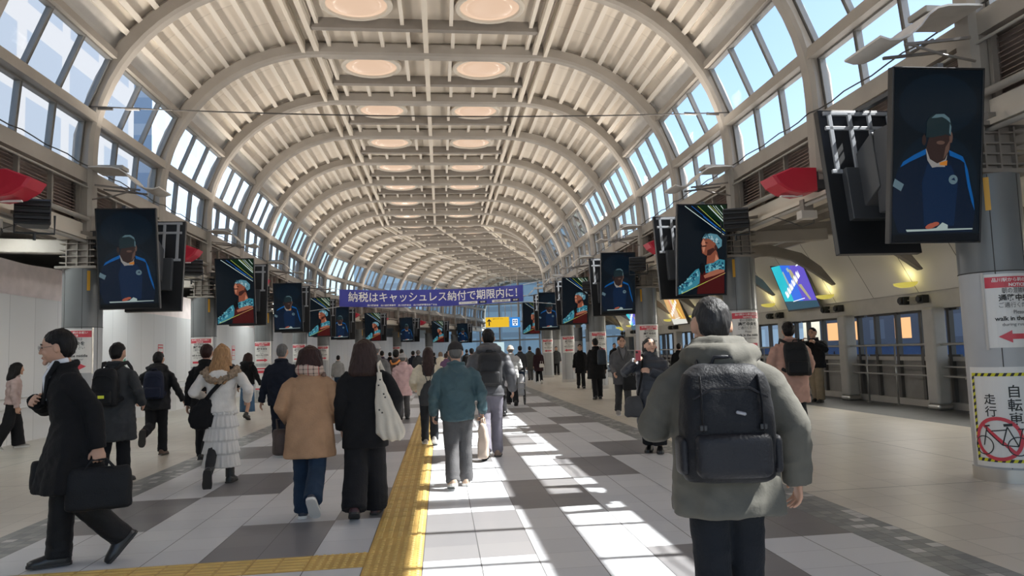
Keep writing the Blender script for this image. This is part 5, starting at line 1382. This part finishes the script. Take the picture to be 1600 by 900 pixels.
# 2 man in charcoal coat with black backpack
A = person('man in charcoal coat with black backpack, seen from behind beside the nearest left column', -4.02, 9.66, -6, 1.72, gait=(-6, 10, 8, 4), foot=(8, 0), seed=2, hands={'r': (.06, .06, -.24), 'rp': (.5, -1, 0)}, coat=dict(mat=CHAR, hem=.31, hw=.150, hd=.11, chest=.122, fold=.05), hair=('short', HB), bw=1.02)
r = backpack(A, 'black backpack with a yellow tag on the man in charcoal coat', BLK2, .30, .46, .17)
MB().box(A['U'](.02, -.215, .62), (.07, .012, .035)).build('reflective_tag', mat('tag_yellow', (.75, .8, .05), .4), r)

# 3 woman at the left edge
A = person('woman in pink beige jacket and wide black trousers at the far left edge', -7.70, 14.3, -62, 1.54, gait=(10, 4, -10, 20), seed=3, coat=dict(mat=cloth('dusty_pink', (.44, .33, .31)), hem=.52, hw=.112, hd=.085, chest=.112), legs=dict(mat=BLKT, hem=.070, knee=.064), hair=('shoulder', HB), shoes=dict(mat=SNEAKG, sole=SOLE_W))
# 4 man black jacket jogging
A = person('man in black hooded jacket hurrying away with a navy backpack, one foot kicked up', -4.50, 12.34, 6, 1.63, gait=(-4, 74, 10, 10), foot=(76, 4), lean=8, seed=4, hands={'l': (.10, .05, -.26), 'lp': (-.5, -1, 0), 'r': (.125, .02, -.275)}, coat=dict(mat=BLK2, hem=.445, hw=.128, hd=.10, chest=.122, fold=.03), hood=True, legs=dict(mat=BLKT), hair=('short', HB), shoes=dict(mat=BROWNL))
backpack(A, 'dark navy backpack on the man hurrying away near the hoarding', cloth('navy_pack', (.012, .016, .035), .6), .30, .44, .17)
# 5 woman in white
A = person('woman in white tiered dress with long blond hair and fur-trimmed hood', -2.63, 9.26, 5, 1.66, gait=(-6, 38, 10, 4), foot=(64, 0), seed=5, near=False, hands={'l': (.06, .09, -.17), 'lp': (-.4, -1, -.3), 'r': (.07, .06, -.20), 'rp': (.5, -1, 0)}, coat=dict(mat=WHITEC, name='jacket', hem=.508, hw=.103, hd=.085, chest=.106, waist=.096, sleeve=.038, cuff=.033, fold=.04, wrinkle=.6), legs=dict(mat=cloth('dark_tights', (.03, .03, .033)), knee=.034, hem=.03, top=.05), skirt=dict(mat=LACE, hem=.125, w=.118, tiers=5), hair=('wavy', HBL), shoes=dict(mat=LEATHER, boot=.06), skin=SKIN_P, bw=.96)
U = A['U']; fb_ = MB(); fb_.rtube([U(-.098, .03, .825), U(-.105, -.045, .80), U(-.07, -.085, .755), U(0, -.098, .735), U(.07, -.085, .775), U(.108, -.045, .805), U(.098, .03, .825)], [.020*1.66, .030*1.66, .028*1.66, .026*1.66, .030*1.66, .032*1.66, .020*1.66], 12)
finish(fb_, .011, 'fur_trim', mat('fur_brown', (.30, .22, .15), .95, bump=1, bscale=90, var=.35, vscale=30), A['root'], 1, lambda p, n: .022*noise.noise((p.x*38, p.y*38, p.z*38)))
fb_ = MB(); fb_.ell(U(0, -.085, .775), (.13, .05, .075)); finish(fb_, .014, 'hood', WHITEC, A['root'], 2)
r = bag_root('shoulder_bag', 'black frilled shoulder bag slung across the woman in white', 'bag', A)
bm = MB(); c = U(-.125, -.06, .52); bm.loft([[c+Vector((wq*cos(a), .055*sin(a)*(wq/.14), z))+Vector((sh_, 0, 0)) for a in [2*pi*j/20 for j in range(20)]] for z, wq, sh_ in ((-.20, .05, .02), (-.17, .13, .01), (-.06, .15, 0), (.06, .12, .02), (.15, .06, .05), (.18, .02, .06))]); finish(bm, .012, 'bag_body', BLK, r, 1, lambda p, n: .012*noise.noise((p.x*40, p.y*40, p.z*14)))
sb = MB(); sb.rtube([c+Vector((.06, -.02, .15)), U(-.05, -.10, .66), U(.03, -.105, .745), U(.075, -.06, .835), U(.075, .02, .85), U(.02, .11, .72), U(-.08, .10, .60)], [(.024, .008)]*7, 10, up=(0, -1, 0)); sb.build('strap', BLK, r, smooth=True)
# 6 dark figure half hidden behind the woman in white
person('person in black coat half hidden behind the woman in white', -3.45, 11.35, 0, 1.68, gait=(8, 4, -10, 16), seed=6, coat=dict(mat=BLK, hem=.40, hw=.125, hd=.09), hair=('full', HRB))
# 7 woman with blue denim skirt
person('woman in black hooded top and long blue denim skirt by the hoarding', -4.78, 19.0, -14, 1.60, gait=(8, 4, -8, 14), seed=7, hands={'r': (.11, 0, -.28)}, coat=dict(mat=BLK, hem=.54, hw=.105, hd=.085, chest=.112), hood=True, skirt=dict(mat=DENIM, hem=.125, w=.112), legs=dict(none=True), hair=('shoulder', HRB), shoes=dict(mat=LEATHER, boot=.03))
# 8 older man in navy suit
A = person('grey-haired man in dark navy suit walking away', -2.46, 11.8, -4, 1.69, gait=(6, 3, -10, 18), foot=(0, 20), seed=8, hands={'l': (.075, 0, -.315), 'r': (.09, .03, -.30)}, coat=dict(mat=NAVY, hem=.445, hw=.118, hd=.088, chest=.128, fold=.02, cuff=.028, sleeve=.036), legs=dict(mat=NAVY), hair=('short', HGY), bw=1.06)
# 9 woman in camel coat
A = person('woman in camel wool coat, plaid scarf and dark jeans, dark bobbed hair', -1.22, 7.06, 2, 1.57, gait=(6, 3, -16, 40), foot=(0, 48), seed=9, near=True, lean=2, hands={'l': (.025, .075, -.24), 'lp': (-.4, -1, 0), 'r': (.02, .09, -.235), 'rp': (.5, -1, 0)}, coat=dict(mat=CAMEL, hem=.355, hw=.148, hd=.118, chest=.108, sleeve=.039, cuff=.036, fold=.03, wrinkle=.3), legs=dict(mat=JEANS, hem=.052, knee=.050), hair=('bob', HRB), shoes=dict(mat=SNEAK, sole=SOLE_W), skin=SKIN_P, bw=1.02, bd=1.12,
    scarf=None)
def plaid():
    m, n, l, b = node_mat('plaid_scarf'); g = NG(m); t = n.new('ShaderNodeTexCoord'); sp = n.new('ShaderNodeSeparateXYZ'); l.new(t.outputs['Object'], sp.inputs[0])
    f = lambda o, s_, w_: g.m('LESS_THAN', g.m('FRACT', g.m('MULTIPLY', o, s_)), w_)
    a = g.m('ADD', f(sp.outputs[0], 22, .24), f(sp.outputs[2], 26, .24))
    col = g.mix(g.m('MULTIPLY', a, .5), (.50, .37, .30), (.05, .035, .035)); col = g.mix(f(sp.outputs[0], 11, .06), col, (.45, .08, .07)); l.new(col, b.inputs['Base Color']); b.inputs['Roughness'].default_value = .9
    return m
U = A['U']; sb = MB(); Sx = 1.57
sb.tube([U(.058*cos(a), .054*sin(a)-.004, .858+.006*sin(2*a)) for a in [2*pi*j/24 for j in range(25)]], [(.024*Sx, .036*Sx)]*25, 10, up=(0, 0, 1)); sb.rtube([U(.055, .02, .87), U(.085, .05, .80), U(.08, .075, .72)], [(.03*Sx, .012*Sx)]*3, 10)
finish(sb, .009, 'scarf', plaid(), A['root'], 2, lambda p, n: .006*noise.noise((p.x*16, p.y*16, p.z*22)))
box_bag('handbag', 'small brown handbag at the left side of the woman in camel coat', 'handbag', A, A['U'](-.165, .03, .58), .16, .23, .22, cloth('brown_bag', (.07, .05, .042), .6), rot=.3, hand_h=.10)
# 10 woman in black coat with tote
A = person('woman in black coat and wide black trousers with a cream tote bag, shoulder-length hair', -.72, 7.06, 0, 1.61, gait=(-10, 18, 6, 3), foot=(22, 0), seed=10, near=True, lean=2, hands={'l': (.03, .02, -.30), 'r': (.06, .05, -.24), 'rp': (.5, -1, 0)}, coat=dict(mat=BLK, hem=.385, hw=.130, hd=.105, chest=.112, sleeve=.040, cuff=.037, fold=.022, wrinkle=.35), legs=dict(mat=BLKT, hem=.070, knee=.066, top=.066), hair=('shoulder', HBR), shoes=dict(mat=MAROON), skin=SKIN_P, bw=1.02, bd=1.08)
r = bag_root('tote_bag', 'cream canvas tote bag on the right shoulder of the woman in black coat', 'tote bag', A); U = A['U']; TOTE = mat('cream_canvas', (.55, .50, .42), .9, bump=.3, bscale=70, var=.05)
bm = MB(); c = U(.118, -.085, .56); rg = []
for z, wq, dq, xx in ((-.225, .03, .02, .075), (-.215, .10, .05, .07), (-.15, .135, .06, .05), (-.03, .115, .055, .03), (.10, .085, .045, 0), (.22, .058, .035, -.022), (.32, .030, .024, -.035), (.40, .022, .018, -.04)): rg.append([c+Vector((xx+wq*cos(a)*(1+.05*sin(9*a)), dq*sin(a)*(1+.1*sin(7*a)), z)) for a in [2*pi*j/24 for j in range(24)]])
bm.loft(rg); finish(bm, .010, 'bag_body', TOTE, r, 1, lambda p, n: .010*sin(p.x*95+p.z*22+3*noise.noise(p*6))*min(1, max(.15, (c.z+.25-p.z)/.4))*.6+.006*noise.noise(p*14))
sb = MB(); sb.rtube([c+Vector((-.04, 0, .38)), U(.082, -.055, .845), U(.088, .015, .858), U(.10, .075, .80), c+Vector((.03, .13, .22))], [(.030, .010)]*5, 10, up=(1, 0, 0)); sb.build('strap', TOTE, r, smooth=True)
db = MB()
for dx, dz in ((-.045, .28), (.0, .20), (.012, .17), (-.04, .06), (-.015, .035), (-.03, .33)): db.ell(c+Vector((dx, -.052-(.012 if dz < .15 else -.012), dz)), (.008, .004, .008))
db.build('dots', mat('dot_black', (.02, .02, .02), .5), r)
# 14 woman with drawstring bag
A = person('woman in cream jacket with long brown hair and a dark drawstring bag', -.22, 12.3, 0, 1.57, gait=(7, 3, -10, 20), foot=(0, 20), seed=14, hands={'l': (.05, .08, -.22), 'r': (.05, .08, -.22)}, coat=dict(mat=CREAMJ, hem=.50, hw=.122, hd=.095, chest=.122, sleeve=.044, cuff=.036), legs=dict(mat=cloth('black_jeans', (.025, .028, .033)), hem=.040), hair=('long', HBR), shoes=dict(mat=SNEAKG, sole=SOLE_W), skin=SKIN_P)
U = A['U']; r = bag_root('drawstring_bag', 'dark drawstring bag hanging on the back of the woman in cream jacket', 'drawstring bag', A); c = U(0, -.115, .53); bm = MB()
bm.loft([[c+Vector((wq*cos(a), .07*sin(a)*min(1, wq/.1), z)) for a in [2*pi*j/20 for j in range(20)]] for z, wq in ((-.20, .08), (-.185, .15), (-.08, .155), (.06, .125), (.14, .07), (.18, .03), (.20, .045))]); finish(bm, .012, 'bag_body', CHAR, r, 1, lambda p, n: .010*sin(p.x*70)*max(0, (p.z-c.z+.1)*3)+.004*noise.noise(p*14))
for sd in (-1, 1): sb = MB(); sb.rtube([c+Vector((sd*.015, -.02, .18)), U(sd*.05, -.10, .76), U(sd*.075, -.05, .84), U(sd*.078, .02, .85), U(sd*.09, .08, .76), U(sd*.11, .0, .60), c+Vector((sd*.13, .02, -.15))], [.006]*7, 6); sb.build('cord', CHAR, r, smooth=True)
# 15 old man in teal jacket
A = person('older man in teal blouson, dark cap and grey trousers carrying a beige bag', .16, 8.33, 2, 1.58, gait=(-9, 14, 6, 4), foot=(14, 0), seed=15, near=True, lean=5, hpitch=10, hands={'l': (.06, .03, -.300), 'lp': (-.5, -1, 0), 'r': (.07, .02, -.296), 'rp': (.5, -1, 0)}, grip=(40, 75), coat=dict(mat=TEAL, name='jacket', hem=.455, hw=.116, hd=.092, chest=.120, waist=.128, sleeve=.042, cuff=.031, fold=.02), legs=dict(mat=GREYT, hem=.048, knee=.050, top=.064), hair=('short', HGY), cap=('cap', cloth('cap_dark', (.03, .027, .027))), shoes=dict(mat=mat('shoe_beige', (.42, .30, .22), .7), sole=SOLE_W), bw=1.06, bd=1.15)
wr = A['arm'][1][3]; fd = (A['arm'][1][3]-A['arm'][1][2]).normalized()
box_bag('shopping_bag', 'beige paper shopping bag in the right hand of the man in teal jacket', 'shopping bag', A, wr+fd*.075, .15, .38, .12, mat('bag_beige', (.50, .39, .31), .7, bump=.2, bscale=30), rot=1.3, hand_h=.07, soft=.012)
# 16 tall man with backpack
A = person('tall man in dark grey hooded puffer jacket with black backpack, lavender trousers', .66, 10.45, -2, 1.79, gait=(-12, 22, 9, 4), foot=(26, 0), seed=16, near=False, hands={'l': (.06, .06, -.28), 'r': (.07, .05, -.28)}, coat=dict(mat=PUFF, name='jacket', hem=.475, hw=.116, hd=.10, chest=.122, sleeve=.043, cuff=.034, puff=.008, fold=.015), hood=True, legs=dict(mat=LAV, hem=.043, knee=.046), hair=('short', HB), bw=1.08, bd=1.1, shoes=dict(mat=mat('shoe_tan', (.16, .11, .08), .6)))
backpack(A, 'black backpack on the tall man in grey puffer jacket', cloth('pack_grey', (.028, .028, .03), .6), .34, .46, .2)
# 17 person in silver down jacket with trolley
A = person('person in silver down jacket, beige hat and dark trousers pushing a trolley', 1.86, 20.1, 0, 1.58, gait=(7, 3, -8, 14), seed=17, hands={'l': (.04, .12, -.20), 'r': (.03, .13, -.19)}, coat=dict(mat=SILV, hem=.47, hw=.125, hd=.10, chest=.13, sleeve=.05, cuff=.04, puff=.012), legs=dict(mat=BLKT, hem=.052), hair=('short', HGY), cap=('beanie', cloth('hat_beige', (.45, .37, .30))))
r = empty('walking_trolley', 'silver framed trolley with thin wheels beside the person in silver jacket', 'trolley', (2.12, 20.3, 0), 0)
for x_ in (-.10, .10):
    wm = MB(); wm.tube([(x_, .20*cos(a), .21+.20*sin(a)) for a in [2*pi*j/28 for j in range(29)]], .013, 8); [wm.tube([(x_, 0, .21), (x_, .19*cos(a), .21+.19*sin(a))], .003, 4) for a in [2*pi*j/10 for j in range(10)]]; wm.build('wheel', mat('tyre', (.05, .05, .05), .7), r, smooth=True)
mb = MB()
for x_ in (-.13, .13): mb.tube([(x_, 0, .21), (x_, -.05, .6), (x_, -.2, .92)], .012, 8)
for z in (.3, .45, .6): mb.tube([(-.13, -.03-.05*z, z), (.13, -.03-.05*z, z)], .010, 8)
mb.build('frame', CHROME, r, smooth=True); mb = MB(); mb.tube([(-.13, -.2, .92), (.13, -.2, .92)], .016, 10); mb.build('handle', BLACK, r, smooth=True)
mb = MB(); mb.loft([sell(.11*k, .08*k, 0, .03, z, 20, 3) for z, k in ((.26, .9), (.30, 1), (.75, 1), (.82, .8), (.84, .5))]); finish(mb, .012, 'fabric_basket', cloth('trolley_white', (.5, .5, .52), .6), r, 2)
# 24 woman in long puffer facing us
A = person('woman in long blue-black puffer coat facing the camera, lifting a phone', 2.90, 10.2, 158, 1.58, gait=(4, 3, -4, 6), foot=(0, 4), seed=24, near=True, face=True, hyaw=24, hpitch=-10, lean=0, hands={'r': (.02, .16, -.01), 'rp': (1, -.3, -.9), 'l': (-.09, .13, -.10), 'lp': (-1, -.3, -.7)}, grip=(40, 60), coat=dict(mat=PUFFB, hem=.245, hw=.142, hd=.115, chest=.130, sleeve=.048, cuff=.036, puff=.011, fold=.01, collar='high'), legs=dict(mat=BLKT, hem=.062, knee=.060, low=-.02), hair=('chin', HDG), skin=SKIN_P, bd=1.1)
wr = A['arm'][1][3]; fd = (A['arm'][1][3]-A['arm'][1][2]).normalized(); r = bag_root('mobile_phone', 'small phone in the raised hand of the woman in long puffer coat', 'phone', A)
MB().box(wr+fd*.10+Vector((0, .02, .03)), (.072, .009, .145), Matrix.Rotation(.3, 3, 'X')).build('phone_body', mat('phone_red', (.35, .06, .08), .35), r, bevel=.004)
MB().box(wr+fd*.10+Vector((.015, .027, .075)), (.03, .006, .03), Matrix.Rotation(.3, 3, 'X')).build('camera_bump', BLACK, r, bevel=.003)
r = bag_root('shoulder_bag', 'dark grey shoulder bag hanging in front of the woman in long puffer coat', 'bag', A)
U = A['U']; bm = MB(); bm.loft([sell(wq, .06*q, U(.15, 0, 0).x, U(0, .11, .4).y, z, 20, 3) for z, wq, q in ((.50, .10, .7), (.53, .135, 1), (.66, .13, 1), (.76, .10, .7), (.79, .06, .4))]); finish(bm, .012, 'bag_body', cloth('bag_dark', (.06, .06, .062), .6), r, 2, lambda p, n: .008*noise.noise(p*12))
sb = MB(); sb.rtube([U(.11, .115, .50), U(.07, .13, .66), U(.06, .08, .83), U(.07, .0, .855), U(.09, -.07, .78)], [(.016, .005)]*5, 8, up=(0, 1, 0)); sb.build('strap', BLK, r, smooth=True)
# 23 man in grey jacket facing
A = person('man in open grey jacket and dark trousers walking towards the camera', 3.86, 15.8, 176, 1.71, gait=(9, 5, -9, 18), foot=(-4, 18), seed=23, face=True, hands={'r': (.02, .10, -.26), 'l': (.06, .05, -.29)}, coat=dict(mat=GREYJ, name='jacket', hem=.40, hw=.125, hd=.09, chest=.124), legs=dict(mat=cloth('charcoal_trouser', (.05, .05, .053))), shirt=(cloth('grey_shirt', (.17, .165, .175)), GREYJ), hair=('full', HB), shoes=dict(mat=SNEAKG, sole=SOLE_W))
box_bag('handbag', 'black bag held in front of the man in open grey jacket', 'bag', A, A['U'](-.06, .15, .56), .30, .30, .12, BLK2, rot=.2, hand_h=.10)
# 25 olive coat man
A = person('man in olive grey hooded coat with large black backpack, seen from behind at right front', 1.225, 3.22, -7, 1.67, gait=(-4, 8, 6, 5), foot=(6, 0), seed=25, near=True, lean=4, hyaw=2, hpitch=14, hsc=1.14, hands={'l': (.005, .15, -.16), 'lp': (-.6, -.6, -.6), 'r': (.085, .0, -.292), 'rp': (.55, -1, 0)}, grip=(50, 32), coat=dict(mat=OLIVE, hem=.435, hw=.142, hd=.115, chest=.122, sleeve=.043, cuff=.038, fold=.06, waist=.130, wrinkle=.55), hood=1.25, legs=dict(mat=cloth('black_denim', (.012, .014, .018)), hem=.046, knee=.046, top=.056), hair=('buzz', HDG), bw=1.06, bd=1.12)
backpack(A, 'large black backpack with front pocket on the man in olive coat', cloth('pack_black', (.005, .0055, .008), .6, spec=.3), .385, .48, .19, top=.815, yb=-.092, near=True, xoff=-.035, m2=cloth('pack_black2', (.008, .0085, .012), .5, spec=.35))
# 26 man in pink beige coat
A = person('man in pinkish beige coat with black rucksack walking away near the railing', 5.25, 10.85, -18, 1.76, gait=(8, 4, -14, 26), foot=(0, 34), seed=26, hands={'l': (.03, .11, -.22), 'lp': (-.5, -1, -.2), 'r': (.04, .10, -.24)}, coat=dict(mat=PINKB, hem=.315, hw=.135, hd=.105, chest=.128, sleeve=.045, cuff=.038, fold=.03), legs=dict(mat=BLKT), hair=('full', HB), shoes=dict(mat=SNEAKG, sole=SOLE_W), bd=1.05)
backpack(A, 'black slouchy rucksack on the man in pinkish beige coat', BLK2, .36, .50, .20, top=.83, xoff=.06, tilt=-.1)
# 27 man in black jacket by the railing
A = person('man in black jacket and khaki trousers by the railing with hands raised', 9.02, 17.35, 128, 1.80, gait=(4, 3, -5, 8), foot=(0, 4), seed=27, face=True, hands={'r': (-.02, .16, .02), 'rp': (1, -.2, -1), 'l': (.0, .19, -.01), 'lp': (-1, -.2, -1)}, grip=(55, 55), coat=dict(mat=BLK, name='jacket', hem=.46, hw=.128, hd=.10, chest=.132, sleeve=.048), legs=dict(mat=KHAKI, hem=.055, knee=.055), hair=('short', HB), bw=1.04)
# 21, 22 men in black coats
person('man in long black coat walking toward the camera beside the fourth right column', 5.16, 27.6, 172, 1.67, gait=(16, 6, -14, 20), foot=(-6, 24), seed=21, face=True, coat=dict(mat=BLK, hem=.34, hw=.125, hd=.09), hair=('short', HB))
A = person('man in long black coat walking away with slate backpack on one shoulder', 4.46, 21.35, -2, 1.75, gait=(-7, 8, 6, 3), foot=(10, 0), seed=22, coat=dict(mat=BLK, hem=.34, hw=.150, hd=.11, fold=.05), hair=('short', HB))
backpack(A, 'slate grey backpack slung on one shoulder of the man in black coat', cloth('pack_slate', (.035, .045, .06), .5), .27, .44, .17, xoff=.13, one=True, pocket=False)
# 18, 19, 20, 28, 29 further away on the right
A = person('woman in dark maroon coat with pale crossbody bag and white shoes', 4.25, 32.7, 4, 1.55, gait=(6, 3, -7, 12), seed=18, far=True, coat=dict(mat=cloth('maroon', (.030, .014, .018)), hem=.36, hw=.13, hd=.10), hair=('shoulder', HBR), shoes=dict(mat=SOLE_W, sole=SOLE_W))
box_bag('crossbody_bag', 'pale small bag on the back hip of the woman in maroon coat', 'bag', A, A['U'](.06, -.12, .62), .20, .16, .08, mat('pale_bag', (.6, .58, .55), .5), hand_h=.12)
far = [
 ('person in grey green coat walking away ahead of the woman in maroon', 4.42, 37.3, 0, 1.70, dict(mat=cloth('grey_green', (.07, .075, .07)), hem=.30, hw=.14, hd=.1), ('short', HB), None),
 ('masked man in dark coat walking toward the camera behind the sixth right column', 6.75, 43.7, 175, 1.69, dict(mat=CHAR, hem=.40), ('short', HB), None),
 ('person in black top by the right windows behind the olive coat man', 7.3, 22.5, -30, 1.55, dict(mat=BLK, hem=.48), ('short', HB), None),
 ('dark clothed person at the far right beyond the third right column', 8.6, 36.6, 165, 1.72, dict(mat=BLK, hem=.44), ('short', HB), None),
 ('small dark figure far away beside the man at the far right', 9.6, 44.5, 170, 1.6, dict(mat=BLK2, hem=.44), ('short', HB), None),
 ('person in pale grey jacket walking along the hoarding far left', -3.96, 29.2, 0, 1.52, dict(mat=cloth('pale_grey', (.28, .275, .27)), hem=.46, hw=.125), ('short', HB), None),
 ('person in grey jacket and knitted hat behind the tote bag woman', -1.21, 13.9, 6, 1.68, dict(mat=cloth('mid_grey', (.13, .125, .12)), hem=.46, hw=.13, sleeve=.045), ('short', HGY), ('beanie', cloth('knit_grey', (.32, .31, .30)))),
 ('dark haired person in purple top in the left part of the far crowd', -2.3, 29.3, 0, 1.66, dict(mat=cloth('purple_dark', (.05, .035, .06)), hem=.46), ('short', HB), None),
 ('person in brown long down coat with an orange lined hood', -1.16, 19.3, 2, 1.60, dict(mat=BROWNC, hem=.22, hw=.14, hd=.11, sleeve=.046, puff=.008), ('full', HB), None),
 ('short haired person in black at the left behind the brown down coat', -2.45, 36.0, 0, 1.62, dict(mat=BLK, hem=.4), ('full', HB), None),
 ('man in taupe jacket in the crowd behind the brown down coat', -1.66, 31.6, 4, 1.70, dict(mat=cloth('taupe', (.12, .105, .095)), hem=.44, hw=.13), ('short', HB), None),
 ('person with dark hair in navy in the middle of the far crowd', -1.3, 34.5, 0, 1.64, dict(mat=NAVY, hem=.4), ('full', HB), None),
 ('person in pink coat with grey hat left of the drawstring bag woman', -.88, 17.2, 3, 1.50, dict(mat=PINK, hem=.36, hw=.135, hd=.105, sleeve=.047, cuff=.04), ('short', HGY), ('beanie', cloth('hat_grey', (.34, .33, .32)))),
 ('person in grey hat deep in the far crowd', -1.02, 33.0, 0, 1.66, dict(mat=CHAR, hem=.42), ('short', HGY), ('beanie', cloth('hat_taupe', (.16, .14, .13)))),
 ('dark haired child sized figure right of the long brown hair', -.40, 40.0, 0, 1.55, dict(mat=BLK2, hem=.42), ('short', HB), None),
 ('person with light brown hair in cream jacket far behind the teal jacket man', -.05, 38.5, 0, 1.58, dict(mat=CREAMJ, hem=.46), ('bob', hairm('light_brown', (.16, .11, .08))), None),
 ('person in purple jacket hidden behind the man in teal', .16, 27.0, 0, 1.48, dict(mat=cloth('purple', (.12, .07, .13)), hem=.44), ('full', HBR), None),
 ('dark haired person left of the tall backpack man', 1.05, 26.0, 4, 1.60, dict(mat=BLK, hem=.42), ('full', HB), None),
 ('white haired person in pale coat right behind the tall backpack man', 1.28, 17.0, 2, 1.58, dict(mat=cloth('stone', (.36, .35, .36)), hem=.42, hw=.125), ('short', HWH), None),
 ('dark haired person just beyond the silver down jacket', 3.1, 29.4, 0, 1.66, dict(mat=CHAR, hem=.42), ('full', HB), None),
 ('person in slate coat near the blue sign in the far crowd', 2.5, 44.0, 0, 1.66, dict(mat=cloth('slate', (.08, .09, .11)), hem=.40), ('short', HB), None),
 ('person in tan coat in the far crowd under the yellow sign', 3.4, 50.5, -10, 1.64, dict(mat=CAMEL, hem=.36), ('bob', HBR), None),
 ('person in dark coat in the far crowd under the yellow sign', 1.4, 41.5, 0, 1.68, dict(mat=BLK, hem=.36), ('short', HB), None),
 ('person in grey anorak further along the left columns', .35, 46.0, -6, 1.62, dict(mat=GREYJ, hem=.42), ('short', HB), None)]
for i, (lab, x_, y_, hd_, H_, ct, hr, cp) in enumerate(far):
    g_ = random.Random(i).choice([(10, 4, -10, 18), (-9, 16, 8, 4), (6, 3, -6, 12)])
    A = person(lab, x_, y_, hd_, H_, gait=g_, foot=(0, 14) if g_[0] > 0 else (14, 0), far=y_ > 22, seed=40+i, coat=ct, hair=hr, cap=cp, legs=dict(mat=random.Random(i).choice([BLKT, GREYT, JEANS])))
    if 'orange' in lab:
        U = A['U']; ob = MB(); ob.rtube([U(-.085, -.03, .83), U(-.06, -.095, .775), U(0, -.11, .785), U(.06, -.095, .835), U(.085, -.03, .86)], [.020, .026, .026, .026, .020], 10); ob.build('hood_trim', mat('orange_lining', (.72, .26, .06), .7), A['root'], smooth=True)
        hb_ = MB(); hb_.ell(U(0, -.075, .82), (.115, .055, .075)); hb_.build('hood', BROWNC, A['root'], smooth=True)
    if 'pink coat' in lab: box_bag('handbag', 'small black handbag at the left hand of the person in pink coat', 'handbag', A, A['arm'][0][3], .20, .16, .1, BLK2, rot=1.2, hand_h=.10)
